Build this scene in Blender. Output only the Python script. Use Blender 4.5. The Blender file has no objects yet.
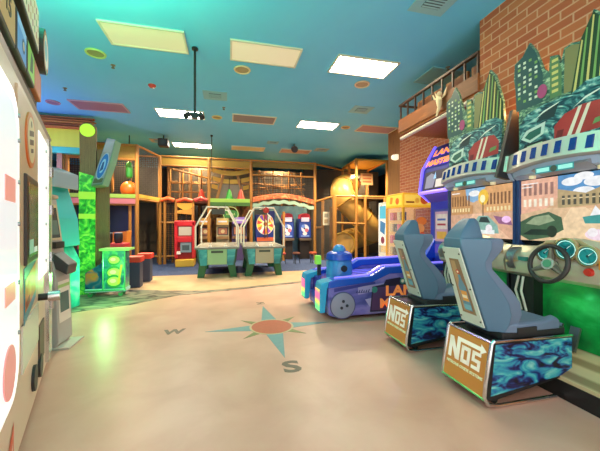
import bpy, bmesh, math, random
from mathutils import Vector, Matrix
random.seed(7)
SC = bpy.context.scene
COL = SC.collection
PI = math.pi

# ---------------------------------------------------------------- camera, world, light, exposure
cam_d = bpy.data.cameras.new('camera'); cam = bpy.data.objects.new('camera', cam_d); COL.objects.link(cam)
cam.location = (0, 0, 1.5); cam.rotation_euler = (PI/2, 0, -math.radians(13.5))
cam_d.sensor_width = 36; cam_d.lens = 18.0; cam_d.shift_y = -0.0025; cam_d.clip_start = 0.05
SC.camera = cam
SC.view_settings.view_transform = 'Standard'; SC.view_settings.look = 'None'
SC.view_settings.gamma = 1.0; SC.view_settings.exposure = 0.18
try: SC.view_settings.use_curve_mapping = False
except Exception: pass
SC.cycles.diffuse_bounces = 5; SC.cycles.max_bounces = 10; SC.cycles.transparent_max_bounces = 16
SC.cycles.sample_clamp_indirect = 4.0
W = bpy.data.worlds.new('world'); SC.world = W; W.use_nodes = True
W.node_tree.nodes['Background'].inputs[0].default_value = (1.0, 0.93, 0.86, 1)
W.node_tree.nodes['Background'].inputs[1].default_value = 2.0

def lamp(name, kind, loc, power, color, size=0.1, rot=None, sizey=None):
    d = bpy.data.lights.new(name, kind); d.energy = power; d.color = color
    if kind == 'AREA':
        d.size = size
        if sizey: d.shape = 'RECTANGLE'; d.size_y = sizey
    else: d.shadow_soft_size = size
    o = bpy.data.objects.new(name, d); COL.objects.link(o); o.location = loc
    if rot: o.rotation_euler = rot
    return o

# coloured glow of the machines, an added green ceiling tint, added warm fill for the play area
def down(name, loc, power, color, deg=140, up=False):
    o = lamp(name, 'SPOT', loc, power, color, 0.0, (PI if up else 0.0, 0, 0)); o.data.spot_size = math.radians(deg); o.data.spot_blend = 0.6; return o
lamp('green_machine_glow', 'POINT', (-2.2, 6.2, 0.6), 26, (0.25, 1.0, 0.25), 0.0)
down('green_ceiling_tint', (-1.75, 2.6, 3.38), 520, (0.12, 1.0, 0.4), 175, True)  # added spot that tints the ceiling green, no lamp on the sign tower
lamp('violet_back_glow', 'POINT', (-4.6, 8.2, 3.0), 60, (0.5, 0.35, 1.0), 0.0)
lamp('lane_violet_glow', 'POINT', (3.3, 5.0, 1.8), 10, (0.45, 0.3, 1.0), 0.0)
lamp('footwell_green_glow', 'POINT', (3.02, 2.12, 0.8), 0.4, (0.1, 1.0, 0.35), 0.0)
lamp('footwell_green_glow', 'POINT', (3.02, 3.2, 0.8), 0.4, (0.1, 1.0, 0.35), 0.0)
lamp('marquee_orange_glow', 'POINT', (3.38, 2.7, 2.9), 9, (1.0, 0.5, 0.15), 0.0)
for p in ((-1.2, 13.0, 4.3), (2.2, 13.0, 4.3), (-3.6, 11.3, 4.25), (5.9, 12.9, 4.05)): down('play_fill_spot', p, 650, (1.0, 0.74, 0.42))  # added warm spots to brighten the play structure, no fittings there
for p in ((5.8, 10.4, 4.3), (5.0, 10.6, 4.3), (3.0, 10.4, 4.3), (-2.6, 9.3, 4.3)): down('play_fill_spot', p, 520, (1.0, 0.78, 0.5))  # more added fill in front of the play structure
down('play_fill_spot', (0.3, 10.6, 4.3), 200, (1.0, 0.78, 0.5))

# ---------------------------------------------------------------- materials
def lin(c):
    if isinstance(c, str):
        c = c.lstrip('#'); c = [int(c[i:i+2], 16)/255 for i in (0, 2, 4)]
    return tuple((x/12.92 if x <= 0.04045 else ((x+0.055)/1.055)**2.4) for x in c) + (1.0,)
MC = {}
def cm(col, rough=0.5, metal=0.0, e=0.0, noise=0.0, nscale=8.0, alpha=1.0, lit=False):
    k = (col, rough, metal, e, noise, nscale, alpha, lit)
    if k in MC: return MC[k]
    m = bpy.data.materials.new('paint_' + col.strip('#')); m.use_nodes = True
    nt = m.node_tree; b = nt.nodes['Principled BSDF']; c = lin(col)
    b.inputs['Base Color'].default_value = (0.01, 0.01, 0.01, 1) if lit else c; b.inputs['Roughness'].default_value = rough; b.inputs['Metallic'].default_value = metal
    if e:
        b.inputs['Emission Color'].default_value = c; b.inputs['Emission Strength'].default_value = e
    if alpha < 1: b.inputs['Alpha'].default_value = alpha
    if noise:
        tc = nt.nodes.new('ShaderNodeTexCoord'); n = nt.nodes.new('ShaderNodeTexNoise'); n.inputs['Scale'].default_value = nscale; n.inputs['Detail'].default_value = 5
        mx = nt.nodes.new('ShaderNodeMix'); mx.data_type = 'RGBA'
        mx.inputs[6].default_value = tuple(x*(1-noise) for x in c[:3])+(1,); mx.inputs[7].default_value = tuple(min(1, x*(1+noise)) for x in c[:3])+(1,)
        nt.links.new(tc.outputs['Object'], n.inputs['Vector']); nt.links.new(n.outputs['Fac'], mx.inputs[0])
        if not lit: nt.links.new(mx.outputs[2], b.inputs['Base Color'])
        if e: nt.links.new(mx.outputs[2], b.inputs['Emission Color'])
    MC[k] = m; return m

def ramp_mat(name, stops, scale=4.0, distortion=1.0, detail=6, stretch=(1, 1, 1), rough=0.35, e=0.0, kind='noise', coord='Object'):
    """a printed or natural pattern: noise / wave / voronoi through a colour ramp"""
    m = bpy.data.materials.new(name); m.use_nodes = True; nt = m.node_tree; b = nt.nodes['Principled BSDF']
    tc = nt.nodes.new('ShaderNodeTexCoord'); mp = nt.nodes.new('ShaderNodeMapping'); mp.inputs['Scale'].default_value = stretch
    if kind == 'noise':
        t = nt.nodes.new('ShaderNodeTexNoise'); t.inputs['Scale'].default_value = scale; t.inputs['Detail'].default_value = detail; t.inputs['Distortion'].default_value = distortion; out = t.outputs['Fac']
    elif kind == 'wave':
        t = nt.nodes.new('ShaderNodeTexWave'); t.inputs['Scale'].default_value = scale; t.inputs['Distortion'].default_value = distortion; t.inputs['Detail'].default_value = detail; out = t.outputs['Fac']
    else:
        t = nt.nodes.new('ShaderNodeTexVoronoi'); t.inputs['Scale'].default_value = scale; t.feature = 'DISTANCE_TO_EDGE' if kind == 'edges' else 'F1'
        out = t.outputs['Distance']
    r = nt.nodes.new('ShaderNodeValToRGB'); cr = r.color_ramp
    while len(cr.elements) < len(stops): cr.elements.new(0.5)
    for el, (p, c) in zip(cr.elements, stops): el.position = p; el.color = lin(c)
    nt.links.new(tc.outputs[coord], mp.inputs['Vector']); nt.links.new(mp.outputs['Vector'], t.inputs['Vector'])
    nt.links.new(out, r.inputs['Fac']); nt.links.new(r.outputs['Color'], b.inputs['Base Color'])
    b.inputs['Roughness'].default_value = rough
    if e:
        nt.links.new(r.outputs['Color'], b.inputs['Emission Color']); b.inputs['Emission Strength'].default_value = e
    return m

def brick_mat(name, c1, c2, mortar, w, h, axis):
    m = bpy.data.materials.new(name); m.use_nodes = True; nt = m.node_tree; b = nt.nodes['Principled BSDF']
    tc = nt.nodes.new('ShaderNodeTexCoord'); sp = nt.nodes.new('ShaderNodeSeparateXYZ'); cb = nt.nodes.new('ShaderNodeCombineXYZ')
    nt.links.new(tc.outputs['Object'], sp.inputs[0]); nt.links.new(sp.outputs[axis], cb.inputs[0]); nt.links.new(sp.outputs[2], cb.inputs[1])
    t = nt.nodes.new('ShaderNodeTexBrick'); t.inputs['Scale'].default_value = 1.0
    t.inputs['Brick Width'].default_value = w; t.inputs['Row Height'].default_value = h; t.inputs['Mortar Size'].default_value = 0.009
    t.inputs['Color1'].default_value = lin(c1); t.inputs['Color2'].default_value = lin(c2); t.inputs['Mortar'].default_value = lin(mortar)
    nt.links.new(cb.outputs[0], t.inputs['Vector']); nt.links.new(t.outputs['Color'], b.inputs['Base Color'])
    bp = nt.nodes.new('ShaderNodeBump'); bp.inputs['Strength'].default_value = 0.5; bp.inputs['Distance'].default_value = 0.01; bp.invert = True
    nt.links.new(t.outputs['Fac'], bp.inputs['Height']); nt.links.new(bp.outputs['Normal'], b.inputs['Normal'])
    b.inputs['Roughness'].default_value = 0.85
    return m

def net_mat(name, col, cover, cell=0.07):
    """knotted net: a grid of cords with open cells between them, laid out on the UVs in metres"""
    m = bpy.data.materials.new(name); m.use_nodes = True; nt = m.node_tree; b = nt.nodes['Principled BSDF']
    b.inputs['Base Color'].default_value = lin(col); b.inputs['Roughness'].default_value = 0.9
    uv = nt.nodes.new('ShaderNodeUVMap'); t = nt.nodes.new('ShaderNodeTexBrick'); t.offset = 0
    t.inputs['Scale'].default_value = 1; t.inputs['Brick Width'].default_value = cell; t.inputs['Row Height'].default_value = cell
    t.inputs['Mortar Size'].default_value = cell*cover*0.5; t.inputs['Mortar Smooth'].default_value = 0
    nt.links.new(uv.outputs[0], t.inputs['Vector']); nt.links.new(t.outputs['Fac'], b.inputs['Alpha'])
    return m

# ---------------------------------------------------------------- mesh builder
class B:
    def __init__(self): self.bm = bmesh.new()
    def _f(self, vs, m):
        try:
            f = self.bm.faces.new(vs); f.material_index = m; return f
        except ValueError: return None
    def poly(self, pts, m=0):
        self._f([self.bm.verts.new(p) for p in pts], m); return self
    def box(self, x0, x1, y0, y1, z0, z1, m=0):
        v = [self.bm.verts.new((x, y, z)) for z in (z0, z1) for y in (y0, y1) for x in (x0, x1)]
        for q in ((0, 2, 3, 1), (4, 5, 7, 6), (0, 1, 5, 4), (2, 6, 7, 3), (0, 4, 6, 2), (1, 3, 7, 5)): self._f([v[i] for i in q], m)
        return self
    def loft(self, secs, m=0, caps=True, closed=False):
        rings = [[self.bm.verts.new(p) for p in s] for s in secs]; n = len(rings[0])
        pairs = list(zip(rings, rings[1:])) + ([(rings[-1], rings[0])] if closed else [])
        for a, b in pairs:
            for i in range(n): self._f([a[i], a[(i+1) % n], b[(i+1) % n], b[i]], m)
        if caps and not closed: self._f(rings[0][::-1], m); self._f(rings[-1], m)
        return self
    def prism(self, pts, axis, a0, a1, m=0):
        """2-D outline pushed along an axis: x takes (y,z), y takes (x,z), z takes (x,y)"""
        f = {'x': lambda p, a: (a, p[0], p[1]), 'y': lambda p, a: (p[0], a, p[1]), 'z': lambda p, a: (p[0], p[1], a)}[axis]
        return self.loft([[f(p, a0) for p in pts], [f(p, a1) for p in pts]], m)
    def tube(self, pts, r, seg=8, m=0, closed=False, scale=None):
        pts = [Vector(p) for p in pts]; n = len(pts); secs = []; up = None
        for i, p in enumerate(pts):
            a = pts[i-1] if (i > 0 or closed) else p; b = pts[(i+1) % n] if (i < n-1 or closed) else p
            t = (b-a).normalized()
            if up is None: up = Vector((0, 0, 1)) if abs(t.z) < 0.9 else Vector((1, 0, 0))
            s = t.cross(up)
            if s.length < 1e-4: s = t.orthogonal()
            s.normalize(); u = s.cross(t).normalized(); up = u
            rr = r[i] if isinstance(r, (list, tuple)) else r
            secs.append([p + (s*math.cos(2*PI*k/seg) + u*math.sin(2*PI*k/seg))*rr for k in range(seg)])
        return self.loft(secs, m, closed=closed)
    def lathe(self, prof, c=(0, 0, 0), seg=20, m=0, axis='z'):
        secs = []
        for r, h in prof:
            ring = []
            for k in range(seg):
                a, b = r*math.cos(2*PI*k/seg), r*math.sin(2*PI*k/seg)
                q = {'z': (a, b, h), 'x': (h, a, b), 'y': (b, h, a)}[axis]
                ring.append((c[0]+q[0], c[1]+q[1], c[2]+q[2]))
            secs.append(ring)
        return self.loft(secs, m)
    def ball(self, c, rx, ry=None, rz=None, seg=20, rings=12, m=0):
        ry = ry or rx; rz = rz or rx
        prof = [[(c[0]+rx*math.sin(PI*j/rings)*math.cos(2*PI*k/seg), c[1]+ry*math.sin(PI*j/rings)*math.sin(2*PI*k/seg), c[2]-rz*math.cos(PI*j/rings)) for k in range(seg)] for j in range(1, rings)]
        self.loft(prof, m); return self
    def torus(self, c, R, r, nrm, seg=32, rs=8, m=0):
        n = Vector(nrm).normalized(); a = n.orthogonal().normalized(); b = n.cross(a)
        pts = [Vector(c) + (a*math.cos(2*PI*k/seg) + b*math.sin(2*PI*k/seg))*R for k in range(seg)]
        secs = [[p + ((p-Vector(c)).normalized()*math.cos(2*PI*j/rs) + n*math.sin(2*PI*j/rs))*r for j in range(rs)] for p in pts]
        return self.loft(secs, m, closed=True)
    def make(self, name, mats, parent=None, smooth=False, bevel=0.0, xf=None):
        bm = self.bm
        if xf is not None: bm.transform(xf)
        bmesh.ops.recalc_face_normals(bm, faces=bm.faces)
        me = bpy.data.meshes.new(name); bm.to_mesh(me); bm.free()
        for m in (mats if isinstance(mats, (list, tuple)) else [mats]): me.materials.append(m)
        if smooth: me.polygons.foreach_set('use_smooth', [True]*len(me.polygons)); me.set_sharp_from_angle(angle=math.radians(42))
        o = bpy.data.objects.new(name, me); COL.objects.link(o)
        if parent is not None: o.parent = parent
        if bevel:
            md = o.modifiers.new('bevel', 'BEVEL'); md.width = bevel; md.segments = 2; md.limit_method = 'ANGLE'; md.angle_limit = math.radians(40)
        return o

def netquad(name, pts, mat, parent):
    """flat net: corners in order, UVs in metres"""
    p = [Vector(q) for q in pts]; me = bpy.data.meshes.new(name); me.from_pydata([tuple(q) for q in p], [], [(0, 1, 2, 3)])
    uv = me.uv_layers.new(name='UVMap'); u = (p[1]-p[0]).normalized(); n = u.cross(p[3]-p[0]).normalized(); v = n.cross(u)
    for i in range(4): uv.data[i].uv = ((p[i]-p[0]).dot(u), (p[i]-p[0]).dot(v))
    me.materials.append(mat); o = bpy.data.objects.new(name, me); COL.objects.link(o); o.parent = parent; return o

class Pic:
    """printed picture: coloured shapes laid over one another on a flat face (origin, right, up); t metres per layer"""
    def __init__(self, o, u, v, t=0.0008):
        self.o, self.u, self.v = Vector(o), Vector(u).normalized(), Vector(v).normalized(); self.n = self.u.cross(self.v).normalized()
        self.b = B(); self.mats = []; self.t = t; self.k = 1
    def idx(self, m):
        if m not in self.mats: self.mats.append(m)
        return self.mats.index(m)
    def poly(self, pts, m):
        h = self.k*self.t; self.k += 1
        self.b.poly([self.o + self.u*x + self.v*y + self.n*h for x, y in pts], self.idx(m)); return self
    def rect(self, x0, x1, y0, y1, m): return self.poly([(x0, y0), (x1, y0), (x1, y1), (x0, y1)], m)
    def disc(self, x, y, r, m, ry=None, seg=24):
        ry = ry or r; return self.poly([(x+r*math.cos(2*PI*k/seg), y+ry*math.sin(2*PI*k/seg)) for k in range(seg)], m)
    def ring(self, x, y, r0, r1, m, seg=24):
        h = self.k*self.t; self.k += 1; i = self.idx(m)
        P = lambda r, k: self.o + self.u*(x+r*math.cos(2*PI*k/seg)) + self.v*(y+r*math.sin(2*PI*k/seg)) + self.n*h
        for k in range(seg): self.b.poly([P(r0, k), P(r1, k), P(r1, k+1), P(r0, k+1)], i)
        return self
    def star(self, x, y, r0, r1, n, m, a0=PI/2):
        return self.poly([(x+(r1 if k % 2 == 0 else r0)*math.cos(a0+PI*k/n), y+(r1 if k % 2 == 0 else r0)*math.sin(a0+PI*k/n)) for k in range(2*n)], m)
    def same(self): self.k -= 1; return self
    def make(self, name, parent): return self.b.make(name, self.mats, parent)

def words(text, o, u, v, size, mat, parent, name='lettering', ext=0.002, bold=0.0, align='CENTER', shear=0.0, sx=1.0):
    cu = bpy.data.curves.new('t', 'FONT'); cu.body = text; cu.size = size; cu.extrude = ext; cu.align_x = align; cu.align_y = 'CENTER'; cu.offset = bold; cu.shear = shear; cu.resolution_u = 3
    t = bpy.data.objects.new('t', cu); COL.objects.link(t); bpy.context.view_layer.update()
    me = bpy.data.meshes.new_from_object(t.evaluated_get(bpy.context.evaluated_depsgraph_get()))
    bpy.data.objects.remove(t); bpy.data.curves.remove(cu)
    u, v = Vector(u).normalized(), Vector(v).normalized(); n = u.cross(v)
    M = Matrix((( u.x*sx, v.x, n.x, o[0]), (u.y*sx, v.y, n.y, o[1]), (u.z*sx, v.z, n.z, o[2]), (0, 0, 0, 1)))
    me.transform(M); me.materials.clear(); me.materials.append(mat); me.name = name
    ob = bpy.data.objects.new(name, me); COL.objects.link(ob)
    if parent is not None: ob.parent = parent
    return ob

def scrawl(p, x, z, w, h, m, n=5, slant=0.3):
    """a line of unreadable printed strokes"""
    for k in range(n):
        a = x+w*k/n; hh = h*(0.7+0.3*((k*7) % 3)/2); p.poly([(a, z), (a+w*0.45/n, z), (a+w*0.45/n+hh*slant, z+hh), (a+hh*slant, z+hh)], m); p.k -= 1
        p.poly([(a, z), (a+w*0.9/n, z), (a+w*0.9/n, z+h*0.2), (a, z+h*0.2)], m); p.k -= 1
    p.k += 2; return p
def tag(o, label, cat, group=None, kind=None):
    o['label'] = label; o['category'] = cat
    if group: o['group'] = group
    if kind: o['kind'] = kind
    return o
def thing(name, label, cat, loc=(0, 0, 0), rz=0.0, group=None):
    o = bpy.data.objects.new(name, None); o.empty_display_size = 0.2; COL.objects.link(o)
    o.location = loc; o.rotation_euler = (0, 0, rz); return tag(o, label, cat, group)
def struct(o): o['kind'] = 'structure'; return o
def dup(o, loc=None, rz=None, label=None, parent=None):
    c = o.copy(); COL.objects.link(c)
    if parent is not None: c.parent = parent
    for ch in list(o.children): dup(ch, parent=c)
    if loc is not None: c.location = loc
    if rz is not None: c.rotation_euler = (0, 0, rz)
    if label: c['label'] = label
    return c
X, Y, Z = (1, 0, 0), (0, 1, 0), (0, 0, 1); NX, NY = (-1, 0, 0), (0, -1, 0)
BLACK = cm('#151719', 0.4); DARK = cm('#24282b', 0.5); CHROME = cm('#d8dadb', 0.2, 1.0); STEEL = cm('#9a9d9f', 0.35, 0.9); WHITE = cm('#f2f1ee', 0.35)
# ---------------------------------------------------------------- the setting
M_floor = ramp_mat('polished_concrete', [(0.3, '#c69782'), (0.5, '#d0a28e'), (0.72, '#dab09c')], 1.6, 0.4, 8, rough=0.36)
struct(B().box(-8, 9.2, -0.9, 17, -0.12, 0).make('floor', M_floor))
M_sand = ramp_mat('sand_coloured_floor', [(0.3, '#d8b288'), (0.7, '#e4c49c')], 2.0, 0.3, 6, rough=0.3)
struct(B().prism([(-6, 7.5), (-2.1, 7.5), (-0.6, 7.05), (0.75, 7.3), (2.1, 7.64), (5, 7.9), (5, 9.35), (-6, 9.35)], 'z', 0, 0.004).make('floor_sand', M_sand))
M_carpet = ramp_mat('blue_carpet', [(0.35, '#2b3d66'), (0.65, '#42567f')], 14, 0.5, 4, rough=0.9)
struct(B().box(-7.9, 9.1, 9.35, 16.9, 0, 0.008).make('floor_carpet', M_carpet))
M_stone = ramp_mat('painted_river_stones', [(0.0, '#3f3f3c'), (0.05, '#4a4a46'), (0.1, '#8a8474'), (0.5, '#aca28a')], 3.4, kind='edges', stretch=(0.75, 2.2, 1), rough=0.35)
band = [(-5.5, 7.6), (-2.12, 7.52), (-1.4, 7.28), (-0.6, 7.07), (0.1, 7.14), (0.75, 7.33), (2.1, 7.68), (4.5, 7.95), (4.5, 7.78), (2.1, 7.52), (0.75, 7.16), (0.1, 6.98), (-0.5, 6.84), (-1.0, 6.72), (-1.4, 6.45), (-1.76, 6.14), (-3.2, 5.6), (-5.5, 5.2)]
struct(B().prism(band, 'z', 0, 0.006).make('trim_stone', M_stone))
M_ceil = ramp_mat('painted_ceiling', [(0.3, '#5cc2ee'), (0.7, '#6acaf2')], 0.5, 0.6, 3, rough=0.55)
struct(B().box(-8, 9.2, -0.9, 17, 4.4, 4.55).make('ceiling', M_ceil))
M_brickA = brick_mat('red_brick_near', '#ad5f3c', '#bf7648', '#cda079', 0.25, 0.1, 1)
M_brickB = brick_mat('red_brick_far', '#a85c40', '#bd7450', '#c8997a', 0.25, 0.085, 1)
struct(B().box(3.5, 5.2, -0.9, 3.57, 0, 4.4).make('wall_right', M_brickA))
struct(B().box(5.0, 5.2, 3.57, 8.03, 0, 4.4).make('wall_alcove', M_brickB))
M_wood = ramp_mat('brown_wood', [(0.2, '#5d3b20'), (0.55, '#7d5230'), (0.9, '#956638')], 3.0, 4.0, 4, (6, 6, 0.6), 0.6, kind='wave')
M_wood_h = ramp_mat('brown_board', [(0.2, '#7a4a24'), (0.55, '#8f5a2d'), (0.9, '#a86c3a')], 3.0, 4.0, 4, (6, 0.6, 6), 0.6, kind='wave')
struct(B().box(5.0, 5.3, 8.03, 8.7, 0, 4.4).make('wall_panelling', M_wood))
struct(B().box(8.9, 9.2, 8.5, 17, 0, 4.4).make('wall_far_right', cm('#4a4038', 0.8)))
struct(B().box(5.3, 9.2, 8.5, 8.7, 0, 4.4).make('wall_return', cm('#4a4038', 0.8)))
struct(B().box(-8, 9.2, 16.8, 17, 0, 4.4).make('wall_back', cm('#5b5148', 0.9, noise=0.3, nscale=1)))
struct(B().box(-8, -7.7, -0.9, 17, 0, 4.4).make('wall_left', cm('#4e8c94', 0.8)))
# balcony over the alcove
struct(B().box(3.5, 5.0, 3.57, 5.62, 3.36, 3.56).make('wall_balcony', M_wood_h))
t = thing('balcony_railing', 'dark metal railing along the wooden balcony high on the brick wall', 'railing', (3.5, 4.6, 3.56))
B().box(-0.03, 0.03, -1.03, 1.02, 0.385, 0.42).make('handrail', cm('#3a2a22', 0.5), t)
B().box(-0.035, 0.0, -1.03, 1.02, -0.16, 0.1).make('fascia_board', M_wood_h, t)
for k in range(9):
    y = -1.0 + k*0.248
    B().box(-0.014, 0.014, y-0.014, y+0.014, 0.0, 0.39).make('baluster', cm('#3a2a22', 0.5), t)
B().box(0.0, 1.5, 0.98, 1.02, 0.385, 0.42).make('end_rail', cm('#3a2a22', 0.5), t)
t = tag(B().tube([(3.46, 3.62, 3.3), (3.46, 5.5, 3.25)], 0.035, 10).make('pipe', cm('#c9c2b2', 0.4), smooth=True), 'pale grey pipe slung under the balcony edge', 'pipe')
for (y0, w, l) in ((3.62, 0.42, 'brown wooden screen board behind the balcony railing, in the corner by the near brick wall'), (4.12, 0.5, 'brown wooden screen board behind the balcony railing, behind the cherub'), (4.75, 0.7, 'brown wooden screen board behind the balcony railing, at its far end')):
    tag(B().box(3.8, 3.84, y0, y0+w, 3.56, 4.0).box(3.785, 3.8, y0+0.06, y0+w-0.06, 3.6, 3.95, 1).make('screen_board', [M_wood, cm('#6e4024', 0.7)]), l, 'board', 'boards on the balcony')
# cherub statue on the balcony edge
t = thing('cherub_statue', 'small cream cherub statue fixed to the balcony board', 'statue', (3.41, 4.3, 3.38))
st = cm('#e8d9b0', 0.6)
B().tube([(0, 0.0, 0.02), (0, 0.0, 0.1), (0, 0.01, 0.18), (0, 0.0, 0.24)], [0.02, 0.04, 0.05, 0.02], 10).ball((0, 0.0, 0.28), 0.04).make('body', st, t, True)
B().tube([(0, 0.02, 0.2), (-0.03, 0.08, 0.22), (-0.03, 0.12, 0.3)], [0.02, 0.016, 0.01], 8).make('arm', st, t, True)
B().tube([(0, -0.02, 0.2), (-0.02, -0.07, 0.16)], [0.02, 0.012], 8).make('arm', st, t, True)
B().tube([(0, 0.01, 0.05), (-0.02, 0.05, -0.08)], [0.028, 0.012], 8).make('leg', st, t, True)
B().prism([(-0.03, 0.2), (-0.14, 0.34), (-0.1, 0.22)], 'x', 0.02, 0.035).make('wing', st, t)
B().prism([(0.03, 0.2), (0.14, 0.36), (0.1, 0.22)], 'x', 0.02, 0.035).make('wing', st, t)
tag(B().box(4.9, 5.0, 8.1, 8.25, 3.45, 3.6).ball((4.88, 8.17, 3.52), 0.08).make('wall_lamp', cm('#f5ead0', 0.4, e=0.8), smooth=True), 'small cream wall lamp on the brown panelling by the brick corner', 'lamp')

# ---------------------------------------------------------------- compass inlaid in the floor
t = thing('compass_rose', 'blue and green compass rose with a red disc painted on the floor', 'floor painting', (0.62, 4.36, 0))
def flat(name, pts, m, z): return B().prism(pts, 'z', 0.0005, z).make(name, m, t)
blue = cm('#6f9c9e', 0.35, noise=0.15, nscale=20); grn = cm('#76824e', 0.35)
for a, L in ((0, 0.88), (90, 1.14), (180, 0.93), (270, 1.06)):
    r = math.radians(a); c, s = math.cos(r), math.sin(r); w = 0.13
    flat('star_point', [(L*c, L*s), (0.2*c-w*s, 0.2*s+w*c), (0.2*c+w*s, 0.2*s-w*c)], blue, 0.003)
for a in (42, 138, 222, 318):
    r = math.radians(a); c, s = math.cos(r), math.sin(r); w = 0.07
    flat('short_point', [(0.57*c, 0.57*s), (0.25*c-w*s, 0.25*s+w*c), (0.25*c+w*s, 0.25*s-w*c)], grn, 0.003)
flat('centre_disc', [(0.32*math.cos(PI*k/20), 0.32*math.sin(PI*k/20)) for k in range(40)], cm('#c4b08c', 0.4), 0.004)
flat('red_disc', [(0.29*math.cos(PI*k/20), 0.29*math.sin(PI*k/20)) for k in range(40)], cm('#b85f45', 0.4, noise=0.15, nscale=15), 0.005)
ink = cm('#6c6152', 0.5)
words('N', (-0.03, 1.33, 0.002), (0, -1, 0), X, 0.2, ink, t, 'letter', 0.001, 0.006)
words('S', (0.03, -1.28, 0.002), X, Y, 0.34, ink, t, 'letter', 0.001, 0.01, sx=1.25)
words('W', (-1.35, 0.1, 0.002), X, Y, 0.25, ink, t, 'letter', 0.001, 0.012)

# ---------------------------------------------------------------- ceiling fittings (things fixed to the ceiling)
FR = cm('#d9d3b8', 0.5)
def panel(x, y, label, col, e, w=1.17, d=0.6, frame=FR):
    t = thing('ceiling_light', label, 'ceiling light', (x, y, 4.4), 0, 'ceiling light panels')
    b = B()
    for a in ((-w/2, w/2, -d/2, -d/2+0.03), (-w/2, w/2, d/2-0.03, d/2), (-w/2, -w/2+0.03, -d/2+0.03, d/2-0.03), (w/2-0.03, w/2, -d/2+0.03, d/2-0.03)): b.box(*a, -0.025, 0)
    b.make('frame', frame, t)
    B().box(-w/2+0.03, w/2-0.03, -d/2+0.03, d/2-0.03, -0.015, 0).make('diffuser', cm(col, 0.5, e=e), t)
panel(-1.23, 5.09, 'large pale cream ceiling light panel beside the green-rimmed speaker', '#d9cfa8', 0.32)
panel(0.62, 5.11, 'large pale cream ceiling light panel between the hanging pole and the warm panel', '#e0d4b4', 0.34)
panel(2.42, 5.11, 'bright warm ceiling light panel close to the brick wall', '#ffe8c0', 34)
panel(4.25, 5.09, 'unlit blue-tinted ceiling panel above the balcony railing', '#6fb4c4', 0.0, frame=cm('#7ab6c2', 0.5))
panel(-1.2, 8.39, 'bright white ceiling light panel behind the hanging pole', '#fff6e6', 30)
panel(2.55, 8.42, 'bright white ceiling light panel in line with the compass rose, second row', '#fff4e2', 30)
panel(-3.05, 8.32, 'unlit mauve ceiling panel above the game cart', '#8d6f84', 0.0, frame=cm('#b59aa6', 0.5))
panel(0.7, 8.35, 'unlit grey-mauve ceiling panel above the air hockey tables', '#85807f', 0.0)
panel(4.4, 8.37, 'unlit dusky pink ceiling panel beyond the balcony end', '#a08088', 0.0)
panel(-1.27, 11.65, 'bright strip light panel beside the dark box projector', '#fff6e0', 26, w=1.35)
panel(0.75, 11.65, 'dim yellow ceiling panel over the middle of the play frame', '#c9b878', 0.12, w=1.25)
panel(2.6, 11.65, 'dim brown ceiling panel beside the round black spotlight', '#b08a6a', 0.1, w=1.2)
def speaker(x, y, label, ring, grille, r=0.15):
    t = thing('ceiling_speaker', label, 'speaker', (x, y, 4.4), 0, 'round ceiling speakers')
    B().torus((0, 0, -0.01), r-0.01, 0.018, Z, 28, 6).make('ring', cm(ring, 0.4), t, True)
    B().lathe([(r-0.015, -0.012), (r-0.015, 0)], seg=28).make('grille', cm(grille, 0.7), t)
speaker(-2.18, 5.75, 'round green-rimmed ceiling speaker beside the big cream light panel', '#b8dc7c', '#8fa05c')
speaker(0.26, 5.72, 'round ceiling speaker beside the second cream light panel', '#e0d2a0', '#a89a72')
speaker(2.7, 5.74, 'round cream ceiling speaker behind the warm light panel by the brick wall', '#e6d2a8', '#b09a78')
speaker(-0.29, 8.43, 'small round ceiling speaker beside the white panel behind the pole', '#cfc080', '#9a8a58', 0.13)
speaker(3.42, 8.41, 'round ceiling speaker between the white and the dusky pink panels', '#c8b07a', '#8a7a5a', 0.13)
speaker(-4.04, 8.3, 'round mauve ceiling speaker above the tall totem', '#9a7c94', '#7d6a80', 0.14)
def vent(x, y, label, w=0.52, d=0.46, face='#7fb9c4'):
    t = thing('ceiling_vent', label, 'vent', (x, y, 4.4), 0, 'ceiling air vents')
    B().box(-w/2, w/2, -d/2, d/2, -0.012, 0).make('plate', cm(face, 0.5), t)
    B().box(-w/4, w/4, -d/4, d/4, -0.02, -0.012).make('grille', cm('#3d5c66', 0.6), t)
    for k in range(5):
        y0 = -d/4 + d/2*(k+0.3)/5
        B().box(-w/4, w/4, y0, y0+0.02, -0.026, -0.02).make('slat', cm('#8fc0c8', 0.5), t)
vent(-0.28, 7.03, 'square teal ceiling vent just behind the hanging pole')
vent(3.28, 7.03, 'square teal ceiling vent behind the cream speaker near the balcony')
vent(2.62, 3.38, 'square blue ceiling vent at the top edge by the brick wall')
vent(-2.35, 11.3, 'square ceiling vent above the tower with the orange ball', face='#b0a89c')
vent(3.55, 11.2, 'square ceiling vent above the slide tower', face='#9fb0a8')
vent(1.55, 10.6, 'small square ceiling vent between the strip light and the spotlight', 0.4, 0.36)
t = thing('smoke_detector', 'small red fire alarm dome on the teal ceiling', 'smoke detector', (-1.54, 6.81, 4.4))
B().lathe([(0.075, 0), (0.075, -0.02), (0.05, -0.05), (0.02, -0.055)], seg=20).make('dome', cm('#c23a2a', 0.4), t, True)
B().lathe([(0.02, -0.055), (0.018, -0.07)], (0.03, 0, 0), 10).make('strobe', WHITE, t)
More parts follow.
